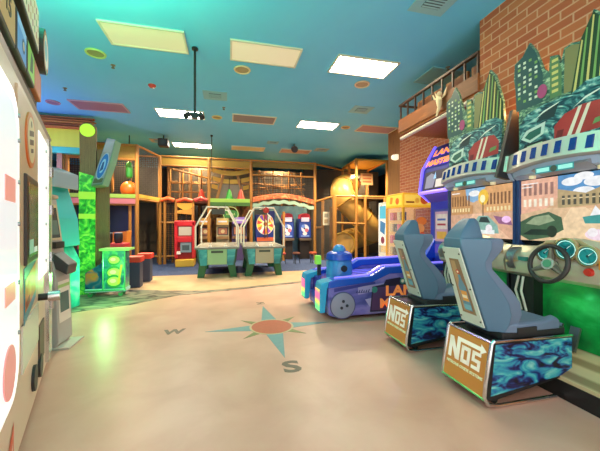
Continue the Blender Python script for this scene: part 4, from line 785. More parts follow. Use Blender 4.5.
for x in (-0.26, 0.3):
    for y in (0.07, 0.25):
        c = B().box(x-0.02, x+0.02, y-0.02, y+0.02, 0.06, 0.1).make('caster_fork', STEEL, t)
        B().lathe([(0.045, -0.015), (0.045, 0.015)], (x, y, 0.045), 14, axis='y').make('caster_wheel', cm('#3f8f5a', 0.4), c)

# red-topped blocks, counter, pots, chair
def block(x, y, label):
    t = thing('padded_stool', label, 'stool', (x, y, 0), 0, 'red-topped stools')
    B().box(-0.14, 0.14, -0.14, 0.14, 0.0, 0.6).make('base', cm('#3a425c', 0.6), t, bevel=0.02)
    B().box(-0.17, 0.17, -0.17, 0.17, 0.6, 0.74).make('cushion', cm('#d8402e', 0.45), t, bevel=0.03)
block(-2.15, 7.87, 'red-topped dark blue stool nearer the green game cart')
block(-2.1, 8.6, 'red-topped dark blue stool farther from the green game cart, nearer the red cabinet')
t = thing('counter', 'red-topped counter with a pale pink panel behind the game cart', 'counter', (-3.1, 8.9, 0))
B().box(-0.7, 0.4, 0, 0.5, 0.84, 0.98).make('worktop', cm('#c23a44', 0.4), t, bevel=0.02)
B().box(-0.66, 0.36, 0.05, 0.45, 0.0, 0.84).make('base', cm('#a87a8a', 0.5), t)
for i, (x, l) in enumerate(((-3.38, 'black round pot on the end of the red counter beside the totem'), (-3.15, 'black round pot in the middle of the red counter'), (-2.9, 'black round pot on the red counter, close to the orange chair back'))):
    t = thing('pot', l, 'pot', (x, 9.1, 0.98), 0, 'pots on the red counter')
    B().lathe([(0.07, 0), (0.1, 0.03), (0.11, 0.2), (0.1, 0.27)], seg=18).make('bowl', cm('#2c3038', 0.35), t, True)
    B().lathe([(0.108, 0.27), (0.1, 0.285), (0.03, 0.29)], seg=18).make('lid', cm('#8f9aa8', 0.3, 0.4), t, True)
t = thing('chair', 'orange chair with a tilted back beside the red counter', 'chair', (-3.15, 9.75, 0))
B().prism([(0.2, 0.48), (0.3, 1.3), (0.34, 1.3), (0.25, 0.46)], 'y', -0.2, 0.2).make('backrest', cm('#e08a34', 0.5), t, bevel=0.01)
B().prism([(0.2, 1.28), (-0.15, 1.26), (-0.2, 0.5), (0.2, 0.5)], 'y', 0.16, 0.2).make('side_panel', cm('#d8802c', 0.5), t)
B().box(-0.2, 0.24, -0.2, 0.2, 0.43, 0.48).make('seat', cm('#e08a34', 0.5), t, bevel=0.01)
for x in (-0.17, 0.2):
    for y in (-0.17, 0.17): B().tube([(x, y, 0.44), (x, y, 0.01)], 0.018, 8).make('leg', DARK, t)
# lime and wood facade high behind the totem
t = thing('hut_facade', 'lime panelled facade with a brown plank roof edge behind the totem', 'facade', (-5.2, 9.1, 0))
B().box(-1.2, 1.65, 0.0, 0.15, 3.5, 4.05).make('lime_panel', ramp_mat('lime_board', [(0.3, '#a8b83a'), (0.7, '#c6d84a')], 2, 0, 2, (6, 1, 0.2), 0.5, kind='wave', e=0.1), t)
B().box(-1.2, 1.65, -0.02, 0.15, 3.36, 3.52).make('teal_band', cm('#3fb8a0', 0.4), t)
for i in range(5):
    z = 3.98+i*0.07
    B().prism([(-1.3, z), (1.75-0.08*(i % 3), z+0.02), (1.7-0.1*(i % 2), z+0.06), (-1.3, z+0.07)], 'y', -0.12+0.03*i, 0.0+0.03*i).make('roof_plank', cm(('#a8622e', '#8a5028', '#c07a3c')[i % 3], 0.6), t)
for x in (-1.1, 0.9): B().box(x-0.06, x+0.06, 0.02, 0.14, 0.0, 3.4).make('post', M_plank, t)
# ---------------------------------------------------------------- play frame at the back
PAD = cm('#a87434', 0.5); PAD2 = cm('#8f6230', 0.55); FASC = ramp_mat('yellow_slats', [(0.2, '#86661f'), (0.6, '#b08a30'), (0.9, '#c09c40')], 6, 0, 0, (3, 3, 0.1), 0.5, kind='wave')
NET = net_mat('dark_net', '#2a2826', 0.26); NETG = net_mat('grey_net', '#5a544c', 0.22, 0.05); LIME = cm('#8fb84a', 0.5); ORG = cm('#d8622e', 0.5); NAV = cm('#28365c', 0.6)
def post(t, x, y, z0, z1, r=0.05, m=None): return B().tube([(x, y, z0), (x, y, z1)], r, 10).make('post', m or PAD, t, True)
def rail(t, a, b, r=0.04, m=None): return B().tube([a, b], r, 8).make('rail', m or PAD, t, True)
# left tower
t = thing('play_structure', 'play tower holding the orange ball, with lime deck edge and dark nets', 'play structure', (0, 0, 0), 0, 'play frame sections')
for x, y in ((-2.82, 10.5), (-4.75, 10.5), (-2.45, 12.0), (-4.75, 12.2)): post(t, x, y, 0, 4.02, 0.06)
post(t, -3.78, 10.6, 0, 3.7, 0.05); post(t, -3.05, 10.6, 0, 2.3, 0.045); post(t, -3.5, 12.2, 0, 3.9, 0.05)
for a, b in (((-4.75, 10.5, 4.0), (-2.82, 10.5, 4.0)), ((-2.82, 10.5, 4.0), (-2.45, 12.0, 4.0)), ((-4.75, 12.2, 4.0), (-2.45, 12.0, 4.0)), ((-4.75, 10.5, 3.55), (-2.82, 10.5, 3.55)), ((-2.82, 10.5, 2.3), (-2.45, 12.0, 2.3)), ((-4.75, 10.5, 2.12), (-2.82, 10.5, 2.12))): rail(t, a, b)
B().box(-4.75, -2.85, 10.52, 10.56, 3.6, 3.97).make('top_board', FASC, t)
B().prism([(-4.75, 10.5), (-2.82, 10.5), (-2.47, 12.0), (-4.75, 12.2)], 'z', 2.28, 2.36).make('deck', cm('#6a6a44', 0.7), t)
B().box(-4.75, -2.85, 10.44, 10.5, 2.32, 2.44).make('deck_edge', LIME, t); B().box(-4.75, -2.85, 10.44, 10.5, 2.14, 2.3).make('deck_skirt', cm('#b8707a', 0.6), t)
B().prism([(-2.86, 10.5), (-2.78, 10.5), (-2.42, 12.0), (-2.5, 12.0)], 'z', 2.34, 2.46).make('deck_edge', cm('#d8b04a', 0.5), t)
netquad('side_net', [(-2.82, 10.55, 2.4), (-2.46, 11.95, 2.4), (-2.46, 11.95, 3.95), (-2.82, 10.55, 3.95)], NETG, t)
netquad('back_net', [(-4.7, 12.15, 2.4), (-2.5, 12.0, 2.4), (-2.5, 12.0, 3.95), (-4.7, 12.15, 3.95)], NET, t)
netquad('front_net', [(-4.7, 10.54, 2.4), (-3.75, 10.54, 2.4), (-3.75, 10.54, 3.55), (-4.7, 10.54, 3.55)], NET, t)
B().torus((-3.75, 11.2, 3.0), 0.42, 0.035, (1, 0.3, 0), 28, 8).make('crawl_ring', PAD2, t, True)
B().box(-4.7, -2.92, 11.0, 11.06, 0.02, 2.1).make('navy_panel', NAV, t)
sg = B().box(-3.95, -3.62, 10.44, 10.5, 1.9, 2.06).make('sign', cm('#f0e0cc', 0.5, e=0.2), t); p = Pic((-3.93, 10.439, 1.92), X, Z); p.rect(0.02, 0.12, 0.02, 0.1, cm('#d86a3a', 0.5)); p.rect(0.16, 0.27, 0.02, 0.1, cm('#d8a07a', 0.5)); p.make('sign_print', sg)
tb = thing('play_ball', 'big orange ball sitting on the tower deck', 'ball', (-3.14, 10.85, 2.36))
B().ball((0, 0, 0.27), 0.26, 0.26, 0.265, 28, 18).make('ball', cm('#ec6a22', 0.35), tb, True)
B().lathe([(0.05, 0.52), (0.03, 0.545)], seg=12).make('cap', cm('#3a5a2a', 0.5), tb)
pb = thing('punch_bag', 'green hanging punch bag above the orange ball', 'punch bag', (-3.14, 10.85, 2.98))
B().lathe([(0.03, 0.0), (0.09, 0.05), (0.1, 0.12), (0.1, 0.42), (0.07, 0.52), (0.03, 0.56)], seg=18).make('bag', cm('#2f8f3a', 0.4), pb, True)
B().tube([(0, 0, 0.55), (0, 0, 1.42)], 0.015, 6).make('strap', BLACK, pb); B().lathe([(0.035, -0.06), (0.035, 0.0)], seg=10).make('tail', DARK, pb)
# centre section
t = thing('play_structure', 'wide centre play frame of padded yellow posts, decks and nets behind the air hockey tables', 'play structure', (0, 0, 0), 0, 'play frame sections')
for x in (-0.71, 0.89, 3.52): post(t, x, 12.0, 0, 4.05, 0.058)
for x, z in ((-1.89, 2.4), (-2.28, 2.4), (-1.29, 2.4), (2.2, 2.0)): post(t, x, 12.0, 0, z, 0.055)
for x in (-2.45, -2.0, -1.6, -1.2, -0.25, 0.45, 1.6, 2.4, 3.0): post(t, x, 13.6, 0, 3.9, 0.05, PAD2)
for x in (-2.0, -0.9, 0.2, 1.3, 2.4, 3.6): post(t, x, 15.4, 0, 3.9, 0.05, PAD2)
for a, b in (((-2.45, 12, 4.02), (3.52, 12, 4.02)), ((-2.45, 12, 3.68), (0.89, 12, 3.68)), ((0.89, 12, 3.45), (3.52, 12, 3.45)), ((-2.45, 12, 1.56), (-1.89, 12, 1.56)), ((-2.7, 12, 0.3), (-1.29, 12, 0.3)), ((-2.45, 13.6, 3.3), (3.4, 13.6, 3.3)), ((-2.45, 13.6, 3.85), (3.4, 13.6, 3.85)), ((-2.0, 15.4, 3.1), (3.6, 15.4, 3.1)), ((-2.45, 13.6, 1.6), (-1.2, 13.6, 1.6)), ((-2.0, 12.0, 3.55), (-0.3, 13.6, 3.35)), ((0.95, 12.6, 2.9), (3.4, 13.2, 3.3)), ((0.95, 12.6, 3.2), (3.4, 13.2, 3.05))): rail(t, a, b, 0.035)
B().box(-2.45, 0.85, 12.02, 12.06, 3.72, 3.98).make('top_board', FASC, t)
B().box(0.95, 3.48, 12.02, 12.06, 3.76, 3.98).make('top_board', cm('#7a6a2e', 0.6), t)
B().box(-2.4, -0.75, 12.0, 13.6, 2.3, 2.38).make('deck', cm('#7a4a34', 0.7), t)
B().box(-0.7, 0.88, 12.0, 13.6, 2.3, 2.38).make('deck', cm('#5a6a3a', 0.7), t)
B().box(-0.66, 0.84, 11.94, 12.0, 2.34, 2.48).make('deck_edge', LIME, t); B().box(-0.66, 0.84, 11.94, 12.0, 2.2, 2.34).make('deck_skirt', cm('#3f6a30', 0.6), t)
for i, (x0, x1, z, c) in enumerate(((-2.4, -1.95, 2.4, '#d8602a'), (-1.85, -1.3, 2.38, '#c8502a'), (-1.22, -0.78, 2.42, '#b8403a'))):
    B().tube([(x0, 11.96, z-0.03), ((x0+x1)/2, 11.9, z+0.05), (x1, 11.96, z-0.02)], 0.07, 10).make('edge_pad', cm(c, 0.5), t, True)
B().loft([[(x, 11.95+0.0*k, 2.28), (x, 11.95, 2.28-0.1-0.16*math.sin(PI*k/8)), (x, 11.98, 2.28-0.1-0.16*math.sin(PI*k/8)), (x, 11.98, 2.28)] for k, x in enumerate([-1.85+0.075*i for i in range(9)])]).make('yellow_curtain', cm('#dca83a', 0.5), t)
B().prism([(-1.85, 2.0), (-1.25, 2.1), (-1.25, 1.85), (-1.85, 1.9)], 'y', 11.96, 11.99).make('curtain_lower', cm('#c8923a', 0.5), t)
for s in (-1, 1): B().prism([(0.1+s*0.12, 3.9), (0.1+s*0.2, 3.9), (0.1+s*0.62, 2.4), (0.1+s*0.5, 2.4)], 'y', 12.4, 12.5).make('slanted_beam', PAD2, t)
B().box(-0.4, 0.6, 12.5, 12.6, 2.4, 3.1).make('grey_panel', cm('#7a746c', 0.7), t)
for i, z in enumerate((3.6, 3.3, 3.0)):
    B().loft([[(-0.65+1.5*k/10, 12.3+i*0.2, z+0.14-0.14*math.sin(PI*k/10)), (-0.65+1.5*k/10, 12.3+i*0.2, z-0.03-0.14*math.sin(PI*k/10)), (-0.65+1.5*k/10, 12.33+i*0.2, z-0.03-0.14*math.sin(PI*k/10)), (-0.65+1.5*k/10, 12.33+i*0.2, z+0.14-0.14*math.sin(PI*k/10))] for k in range(11)]).make('hanging_sheet', cm('#b8983e', 0.6), t)
netquad('front_net', [(0.95, 12.0, 2.5), (3.47, 12.0, 2.5), (3.47, 12.0, 3.45), (0.95, 12.0, 3.45)], NET, t)
netquad('inner_net', [(-2.4, 13.5, 2.4), (3.4, 13.5, 2.4), (3.4, 13.5, 3.9), (-2.4, 13.5, 3.9)], NETG, t)
B().box(-2.6, 3.5, 15.9, 16.0, 2.3, 4.2).make('rear_mural', ramp_mat('rear_mural_print', [(0.3, '#5a4a38'), (0.5, '#8a7448'), (0.62, '#6a5a6a'), (0.75, '#a89a6a')], 2.2, 0.8, 3, rough=0.8), t)
netquad('rear_net', [(-2.6, 15.3, 0.1), (4.6, 15.3, 0.1), (4.6, 15.3, 4.1), (-2.6, 15.3, 4.1)], NETG, t)
netquad('low_net', [(-2.4, 12.05, 0.1), (-1.35, 12.05, 0.1), (-1.35, 12.05, 2.3), (-2.4, 12.05, 2.3)], NET, t)
for x in (-2.62, -2.1, -1.6): post(t, x, 12.5, 0, 2.3, 0.04, PAD2)
for x in (-2.25, -1.78, -1.45, -1.05): post(t, x, 12.9, 2.38, 3.7, 0.035)
for x in (1.3, 1.9, 2.6, 3.15): post(t, x, 12.9, 2.38, 3.8, 0.035)
for a, b in (((-2.62, 12.5, 1.05), (-1.4, 12.5, 1.05)), ((-2.62, 12.5, 1.9), (-1.4, 12.5, 1.9)), ((-2.3, 12.9, 3.15), (-0.9, 12.9, 3.15)), ((-2.3, 12.9, 2.8), (-0.9, 12.9, 2.8)), ((1.2, 12.9, 2.75), (3.3, 12.9, 2.75)), ((1.2, 12.9, 3.05), (3.3, 12.9, 3.05)), ((2.6, 12.5, 3.7), (3.2, 12.5, 2.6)), ((1.25, 12.5, 3.7), (1.75, 12.5, 2.6))): rail(t, a, b, 0.03)
# arched orange canopy over the blue games
secs = []
for k in range(13):
    x = 0.95+2.5*k/12; z = 2.36+0.2*math.sin(PI*k/12)-0.06*(k/12); secs.append([(x, 11.85, z), (x, 11.85, z+0.17), (x, 12.0, z+0.2), (x, 12.0, z)])
B().loft(secs).make('canopy', ramp_mat('orange_pattern_canopy', [(0.3, '#8a3a24'), (0.5, '#d8663a'), (0.66, '#e8a06a')], 5, 1, 4, rough=0.6), t)
secs = []
for k in range(13):
    x = 0.95+2.5*k/12; z = 2.32+0.2*math.sin(PI*k/12)-0.08*(k/12)-0.06*(k % 2); secs.append([(x, 11.9, z-0.14), (x, 11.9, z), (x, 11.95, z), (x, 11.95, z-0.14)])
B().loft(secs).make('canopy_valance', cm('#8fae9a', 0.6), t)
B().box(0.95, 3.5, 13.2, 13.3, 0.0, 2.3).make('blue_wall', ramp_mat('sea_mural', [(0.3, '#3a5a78'), (0.6, '#5f8a94'), (0.8, '#8ab0a8')], 1.2, 1, 4, rough=0.7), t)
B().box(-0.7, 0.88, 13.3, 13.4, 0.0, 2.3).make('warm_wall', ramp_mat('patchwork_mural', [(0.35, '#6a4a2c'), (0.5, '#a8743a'), (0.62, '#7a3a2c'), (0.72, '#c8a05a')], 3, 0.6, 3, rough=0.7), t)
B().box(-2.4, -0.75, 13.9, 14.0, 0.0, 2.3).make('dark_wall', cm('#2c2a30', 0.8, noise=0.4, nscale=4), t)
for (x, y, z, c, l) in ((-1.02, 12.5, 2.38, '#c8402a', 'red pointed play cone on the deck above the red game'), (0.5, 12.3, 2.38, '#b84030', 'red pointed play cone on the lime-edged deck'), (0.05, 12.25, 2.38, '#2f9a34', 'green bell-shaped play cone on the lime-edged deck')):
    o = thing('play_cone', l, 'play cone', (x, y, z), 0, 'play cones on the decks')
    B().lathe([(0.21, 0), (0.2, 0.06), (0.12, 0.2), (0.08, 0.4), (0.03, 0.5)], seg=20).make('cone', cm(c, 0.5), o, True)
    B().tube([(0, 0, 0.48), (0, 0, 0.95)], 0.015, 6).make('rod', BLACK, o)
o = thing('oval_sign', 'green oval sign hanging under the lime deck behind the air hockey tables', 'sign', (0.1, 11.15, 1.86))
B().lathe([(0.3, -0.02), (0.3, 0.02)], seg=28, axis='y').make('board', cm('#3a7a3a', 0.5), o, xf=Matrix.Diagonal((1, 1, 0.5, 1)))
p = Pic((0, -0.021, 0), X, Z); p.ring(0, 0, 0.25, 0.27, cm('#c8d88a', 0.5)); p.make('board_rim', o); p = Pic((0, -0.0225, 0), X, Z); scrawl(p, -0.16, -0.04, 0.32, 0.09, cm('#b8cc84', 0.5), 5, 0.2); p.make('board_print', o)
for x in (-0.18, 0.18): B().tube([(x, 0, 0.1), (x, 0.8, 0.4)], 0.01, 6).make('chain', BLACK, o)
# right tower with the lower enclosure
t = thing('play_structure', 'play tower with a lower fenced corner around the yellow tube slide', 'play structure', (0, 0, 0), 0, 'play frame sections')
for x, y, z0, z1, r in ((5.15, 11.5, 0, 4.2, 0.06), (6.55, 11.5, 0, 4.2, 0.06), (5.3, 13.4, 0, 4.1, 0.06), (6.6, 13.4, 0, 4.1, 0.06), (5.2, 12.4, 2.6, 4.15, 0.055), (4.2, 11.5, 0, 2.66, 0.085), (5.55, 11.5, 0, 2.64, 0.06), (6.4, 11.4, 0, 2.6, 0.06), (3.86, 12.0, 0, 2.5, 0.06), (4.7, 13.4, 0, 2.3, 0.05)): post(t, x, y, z0, z1, r)
for a, b in (((5.15, 11.5, 4.17), (6.55, 11.5, 4.17)), ((5.15, 11.5, 4.17), (5.3, 13.4, 4.08)), ((6.55, 11.5, 4.17), (6.6, 13.4, 4.08)), ((5.3, 13.4, 4.05), (3.52, 12.0, 4.0)), ((4.2, 11.5, 2.64), (6.5, 11.5, 2.64)), ((4.2, 11.5, 2.64), (3.52, 12.0, 2.42)), ((3.52, 12.0, 2.42), (3.0, 12.0, 2.2)), ((3.52, 12.0, 1.35), (3.86, 12.0, 1.35)), ((4.2, 11.5, 1.55), (5.55, 11.5, 1.5)), ((5.0, 13.4, 2.2), (6.6, 13.4, 2.2))): rail(t, a, b, 0.045)
B().prism([(5.1, 11.45), (6.6, 11.45), (6.65, 13.4), (5.25, 13.4)], 'z', 4.14, 4.18).make('roof_panel', cm('#c8a24a', 0.6), t)
B().prism([(5.15, 11.6), (6.6, 11.6), (6.65, 13.4), (5.25, 13.4)], 'z', 2.56, 2.62).make('deck', cm('#8a6a3a', 0.7), t)
netquad('tower_net', [(5.2, 13.3, 2.6), (6.6, 13.3, 2.6), (6.6, 13.3, 4.1), (5.2, 13.3, 4.1)], NETG, t)
netquad('lower_net', [(4.3, 13.5, 0.1), (6.6, 13.5, 0.1), (6.6, 13.5, 2.6), (4.3, 13.5, 2.6)], NETG, t)
netquad('corner_net', [(3.55, 12.0, 0.1), (4.2, 11.52, 0.1), (4.2, 11.52, 2.55), (3.55, 12.0, 2.4)], NETG, t)
B().box(3.6, 7.6, 14.2, 14.3, 0.0, 4.2).make('rear_wall', cm('#4a4540', 0.8, noise=0.3, nscale=3), t)
sg = B().box(5.6, 6.15, 12.0, 12.04, 3.2, 3.7).make('sign', cm('#c89a6a', 0.5), t); p = Pic((5.62, 11.999, 3.22), X, Z)
for i in range(3): p.rect(0.05, 0.46, 0.08+i*0.14, 0.15+i*0.14, cm('#a8603a', 0.5)); p.k -= 1
p.k += 1; p.make('sign_print', sg)
post(t, 5.88, 12.05, 2.6, 3.25, 0.04)
sg = B().box(3.78, 4.05, 11.7, 11.73, 1.45, 2.0).make('notice', cm('#cfc8b4', 0.5), t); p = Pic((3.8, 11.699, 1.47), X, Z); p.rect(0.03, 0.2, 0.3, 0.46, cm('#8a8a7c', 0.5)).rect(0.03, 0.2, 0.06, 0.22, cm('#9a8a6c', 0.5)); p.make('notice_print', sg)
# tube slide
t = thing('tube_slide', 'yellow spiral tube slide curling down through the play tower', 'slide', (0, 0, 0))
M_tube = cm('#d2a656', 0.35, noise=0.1, nscale=2)
path = [(5.5, 12.9, 3.3), (5.18, 12.6, 3.28), (4.88, 12.32, 3.12), (4.78, 12.15, 2.86), (4.92, 12.12, 2.56), (5.3, 12.15, 2.2), (5.75, 12.25, 1.8), (6.2, 12.45, 1.4), (6.5, 12.85, 1.1), (6.2, 13.3, 0.9), (5.6, 13.2, 0.76), (5.15, 12.8, 0.66), (4.95, 12.4, 0.62)]
def cr(P, n=4):
    out = []
    for i in range(len(P)-1):
        a, b, c, d = [Vector(P[max(0, min(len(P)-1, j))]) for j in (i-1, i, i+1, i+2)]
        for k in range(n):
            s = k/n; out.append(0.5*((2*b)+(c-a)*s+(2*a-5*b+4*c-d)*s*s+(3*b-a-3*c+d)*s**3))
    return out+[Vector(P[-1])]
cp = cr(path)
for i in range(0, len(cp)-4, 8):
    seg = cp[i:i+9]
    B().tube(seg, [0.43+0.07*min(1, (i+q)/12) for q in range(len(seg))], 24).make('tube_section', M_tube, t, True)
    if i: 
        d = (cp[i+1]-cp[i-1]).normalized(); B().torus(cp[i], 0.44+0.07*min(1, i/12), 0.025, d, 28, 8).make('joint_ring', cm('#b0822a', 0.4), t, True)
B().torus(cp[0], 0.44, 0.05, (cp[1]-cp[0]), 28, 8).make('entry_ring', cm('#6a4a2a', 0.5), t, True)
B().torus(cp[-1], 0.5, 0.05, (cp[-1]-cp[-2]), 28, 8).make('exit_ring', cm('#c89a3a', 0.4), t, True)
B().tube([(4.95, 12.3, 0.01), (4.95, 12.3, 0.15)], 0.06, 8).make('support', PAD2, t)

# ---------------------------------------------------------------- air hockey tables
def hockey(x, label, mid, out):
    t = thing('air_hockey_table', label, 'game table', (x, 8.6, 0), 0, 'air hockey tables')
    GRN = cm('#23503f', 0.45)
    B().prism([(-0.5, 0.4), (-0.56, 0.8), (0.56, 0.8), (0.5, 0.4)], 'y', 0.0, 2.2).make('cabinet', GRN, t, bevel=0.02)
    B().box(-0.6, 0.6, -0.04, 2.24, 0.8, 0.86).make('rail_top', cm('#777a74', 0.35), t, bevel=0.015)
    B().box(-0.52, 0.52, 0.05, 2.15, 0.858, 0.864).make('playing_surface', cm('#9a998e', 0.25), t)
    B().box(-0.26, 0.26, -0.03, 0.01, 0.38, 0.8).make('end_panel', cm(mid, 0.4, noise=0.12, nscale=3), t, bevel=0.01)
    for s in (-1, 1):
        B().prism([(s*0.27, 0.36), (s*0.27, 0.8), (s*0.5, 0.8), (s*0.44, 0.36)], 'y', -0.025, 0.01).make('teal_panel', ramp_mat('teal_stripe_print', [(0.3, '#17606e'), (0.5, '#2f98a4'), (0.7, '#5fb8b8')], 3, 1.5, 4, rough=0.35), t)
        for y in (0.1, 1.8): B().loft([[(s*0.26, y, 0.42), (s*0.48, y, 0.42), (s*0.48, y+0.25, 0.42), (s*0.26, y+0.25, 0.42)], [(s*0.36, y+0.02, 0.0), (s*0.54, y+0.02, 0.0), (s*0.54, y+0.22, 0.0), (s*0.36, y+0.22, 0.0)]]).make('leg', cm('#17603a', 0.4), t, bevel=0.01)
    B().tube([(-0.58, 0.12, 0.84), (-0.58, 0.12, 1.42), (-0.28, 0.12, 1.97), (0.28, 0.12, 1.97), (0.58, 0.12, 1.42), (0.58, 0.12, 0.84)], 0.024, 8).make('arch', cm('#e0dccb', 0.4), t, True)
    B().tube([(-0.58, 2.0, 0.84), (-0.58, 2.0, 1.42), (-0.28, 2.0, 1.97), (0.28, 2.0, 1.97), (0.58, 2.0, 1.42), (0.58, 2.0, 0.84)], 0.024, 8).make('arch', cm('#e0dccb', 0.4), t, True)
    sc = B().box(-0.2, 0.2, 0.95, 1.2, 1.8, 1.96).make('scoreboard', cm('#3a3a34', 0.4), t, bevel=0.01)
    B().tube([(0, 0.12, 1.97), (0, 2.0, 1.97)], 0.02, 8).make('top_bar', cm('#e0dccb', 0.4), t)
    if out: B().ball((0.06, 0.12, 1.9), 0.09, 0.06, 0.09).make('red_lamp', cm('#b8342a', 0.4), t, True)
    B().box(-0.16, 0.16, -0.035, -0.028, 0.7, 0.76).make('goal_slot', cm('#3a4a40', 0.5), t)
    for xx, yy in ((-0.2, 0.2), (0.22, 0.25)):
        q = tag(B().lathe([(0.05, 0), (0.05, 0.02), (0.018, 0.03), (0.02, 0.07), (0.012, 0.08)], (0, 0, 0), 16).make('striker', cm('#e8e4dc', 0.4), smooth=True), 'pale striker on the air hockey table with %s end panel, beside the %s' % ('pale green' if x < 0.3 else 'grey-beige', 'outer rail' if (xx < 0) == (x < 0.3) else 'other table'), 'striker', 'air hockey strikers')
        q.location = (x+xx, 8.6+yy, 0.866)
hockey(-0.29, 'air hockey table with a pale green end panel between teal panels', '#8fb88a', False)
hockey(1.02, 'air hockey table with a grey-beige end panel and a red lamp', '#a8a48c', True)

# ---------------------------------------------------------------- games under the play frame
t = thing('red_arcade_cabinet', 'red upright game with a grey screen and yellow step under the play frame', 'arcade game', (-1.82, 11.2, 0))
RED = cm('#c8202c', 0.35, e=0.08)
B().box(0.0, 0.66, 0.1, 0.6, 0.25, 1.55).make('body', cm('#a81c28', 0.4), t, bevel=0.02)
for x in (0.0, 0.58): B().box(x, x+0.1, 0.0, 0.4, 0.3, 1.6).make('side_pillar', RED, t, bevel=0.02)
B().box(0.0, 0.68, 0.0, 0.3, 1.42, 1.62).make('header', RED, t, bevel=0.03)
B().box(0.14, 0.56, 0.02, 0.1, 1.1, 1.4).make('top_window', cm('#b8b0a0', 0.3, e=0.15), t)
B().box(0.1, 0.58, -0.06, 0.14, 0.86, 1.06).make('shelf', RED, t, bevel=0.02)
B().box(0.2, 0.56, -0.03, 0.1, 0.5, 0.86).make('screen', cm('#7f8f98', 0.25, e=0.1), t, bevel=0.01)
B().box(0.26, 0.5, -0.036, -0.03, 0.58, 0.76).make('screen_inner', cm('#4a5a62', 0.25), t)
B().box(0.05, 0.66, -0.15, 0.5, 0.01, 0.26).make('step', cm('#d8aa3a', 0.5), t, bevel=0.02)
B().box(0.08, 0.2, -0.03, 0.1, 0.44, 0.54).make('lamp', cm('#e8dcd0', 0.4, e=0.2), t)
t = thing('prize_wheel_game', 'dark blue game with a big coloured prize wheel behind the air hockey tables', 'arcade game', (1.1, 12.3, 0))
B().box(0.0, 0.8, 0.1, 0.6, 0.01, 2.05).make('cabinet', cm('#1c2f7c', 0.4, e=0.06), t, bevel=0.02)
p = Pic((0.4, 0.098, 1.5), X, Z); cols = ('#f0c83a', '#e8602a', '#f2ece0', '#c83a6a', '#f0902a', '#8a4ab0', '#f2e06a', '#e04a3a')
p.disc(0, 0, 0.36, cm('#f2d8b0', 0.4, e=0.3), 0.44)
for k in range(16):
    a, b = 2*PI*k/16, 2*PI*(k+1)/16; p.poly([(0, 0), (0.34*math.cos(a), 0.42*math.sin(a)), (0.34*math.cos(b), 0.42*math.sin(b))], cm(cols[k % 8], 0.4, e=0.35)); p.k -= 1
p.k += 1; p.star(0, 0, 0.12, 0.24, 8, cm('#f8e6b0', 0.4, e=0.4)); p.disc(0, 0, 0.08, cm('#d86a2a', 0.4, e=0.3)); p.make('wheel', t)
B().box(0.36, 0.4, 0.06, 0.1, 0.9, 1.95).make('pointer_bar', cm('#3a2a22', 0.5), t); B().box(0.46, 0.5, 0.06, 0.1, 0.9, 1.95).make('pointer_bar', cm('#5a3a2a', 0.5), t)
B().prism([(-0.05, 0.8), (0.1, 0.95), (0.1, 0.8)], 'x', 0.05, 0.75, ).make('control_shelf', cm('#a84a2a', 0.4), t)
def blue_game(x, label):
    t = thing('blue_arcade_cabinet', label, 'arcade game', (x*1.07, 12.35, 0), 0, 'blue games under the canopy')
    B().box(0.02, 0.56, 0.05, 0.6, 0.9, 1.72).make('cabinet', cm('#1f357f', 0.4, e=0.05), t, bevel=0.015)
    B().prism([(0.06, 1.72), (0.1, 1.9), (0.24, 1.95), (0.34, 1.95), (0.48, 1.9), (0.52, 1.72)], 'y', 0.02, 0.5).make('red_crown', cm('#b8283a', 0.4, e=0.1), t)
    B().box(0.12, 0.46, 0.0, 0.06, 1.6, 1.78).make('marquee', cm('#e6dce8', 0.4, e=0.4), t)
    p = Pic((0.06, 0.049, 0.95), X, Z); p.rect(0, 0.46, 0, 0.62, cm('#2f4fa8', 0.4, e=0.2)); p.disc(0.23, 0.36, 0.17, cm('#d8dce8', 0.4, e=0.3)); p.disc(0.15, 0.45, 0.08, cm('#6a8ad0', 0.4, e=0.3)); p.disc(0.3, 0.28, 0.08, cm('#c86a7a', 0.4, e=0.2)); p.disc(0.22, 0.14, 0.1, cm('#e8d8d0', 0.4, e=0.3), 0.07); p.disc(0.2, 0.36, 0.04, cm('#2a2a4a', 0.4)); p.rect(0.05, 0.41, 0.02, 0.06, cm('#8fb0e8', 0.4, e=0.2)); p.make('picture', t)
    B().box(0.04, 0.54, -0.06, 0.3, 0.8, 0.9).make('shelf', cm('#6a5a4a', 0.5), t, bevel=0.01)
    B().box(0.08, 0.5, 0.08, 0.55, 0.0, 0.8).make('base', cm('#2a2320', 0.6), t)
blue_game(2.02, 'blue game with a red crown under the canopy, beside the prize wheel game')
blue_game(2.72, 'blue game with a red crown under the canopy, close to the slide tower')
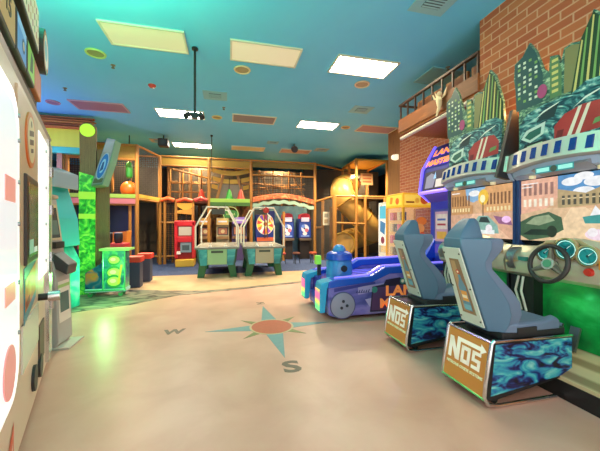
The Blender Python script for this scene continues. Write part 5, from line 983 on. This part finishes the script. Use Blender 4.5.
for i, (x, c, l) in enumerate(((1.95, '#a8403a', 'small red stool before the blue games, nearer the prize wheel'), (2.5, '#6a3a2a', 'small brown stool between the two blue games'), (3.15, '#b8502e', 'small orange stool before the blue games, close to the slide tower'))):
    t = thing('small_stool', l, 'stool', (x, 11.0, 0), 0, 'stools before the blue games')
    B().lathe([(0.13, 0.36), (0.15, 0.4), (0.13, 0.44)], seg=18).make('seat', cm(c, 0.5), t, True)
    for k in range(3): a = 2*PI*k/3; B().tube([(0.08*math.cos(a), 0.08*math.sin(a), 0.38), (0.14*math.cos(a), 0.14*math.sin(a), 0.012)], 0.014, 6).make('leg', DARK, t)
def mini_game(x, w, c1, c2, label, h=1.75):
    t = thing('upright_arcade_cabinet', label, 'arcade game', (x*1.09, 12.45, 0), 0, 'upright games behind the air hockey tables')
    B().prism([(0.1, 0.0), (0.1, 0.9), (0.25, 1.0), (0.3, h-0.35), (0.05, h-0.3), (0.05, h), (0.6, h), (0.6, 0.0)], 'x', 0.0, w).make('cabinet', cm(c1, 0.4), t, bevel=0.01)
    p = Pic((0.03, 0.048, h-0.28), X, Z); p.rect(0, w-0.06, 0, 0.26, cm(c2, 0.4, e=0.35)); p.rect(0.05, w-0.12, 0.1, 0.16, cm('#f2eaf0', 0.4, e=0.35)); p.make('marquee', t)
    o = Vector((0.04, 0.248, 1.0)); p = Pic(o, X, (0, 0.05, h-1.35)); p.rect(0, w-0.08, 0.04, h-1.38, cm('#3a2f3a', 0.3)); p.rect(0.04, w-0.12, 0.08, h-1.42, cm('#b86a4a', 0.3, e=0.3)); p.disc((w-0.08)/2, 0.2, 0.08, cm('#e8c88a', 0.3, e=0.3)); p.make('screen', t)
    B().prism([(-0.05, 0.9), (0.25, 1.0), (0.25, 0.9)], 'x', 0.02, w-0.02).make('control_panel', cm('#8a6a4a', 0.5), t)
mini_game(-1.05, 0.5, '#8a5a30', '#d8a04a', 'orange-brown upright game beside the red game')
mini_game(-0.42, 0.5, '#c8b890', '#e8b86a', 'cream upright game seen through an air hockey arch')
mini_game(0.15, 0.6, '#5a4a78', '#b88ad8', 'violet upright game seen between the two air hockey arches', 1.8)
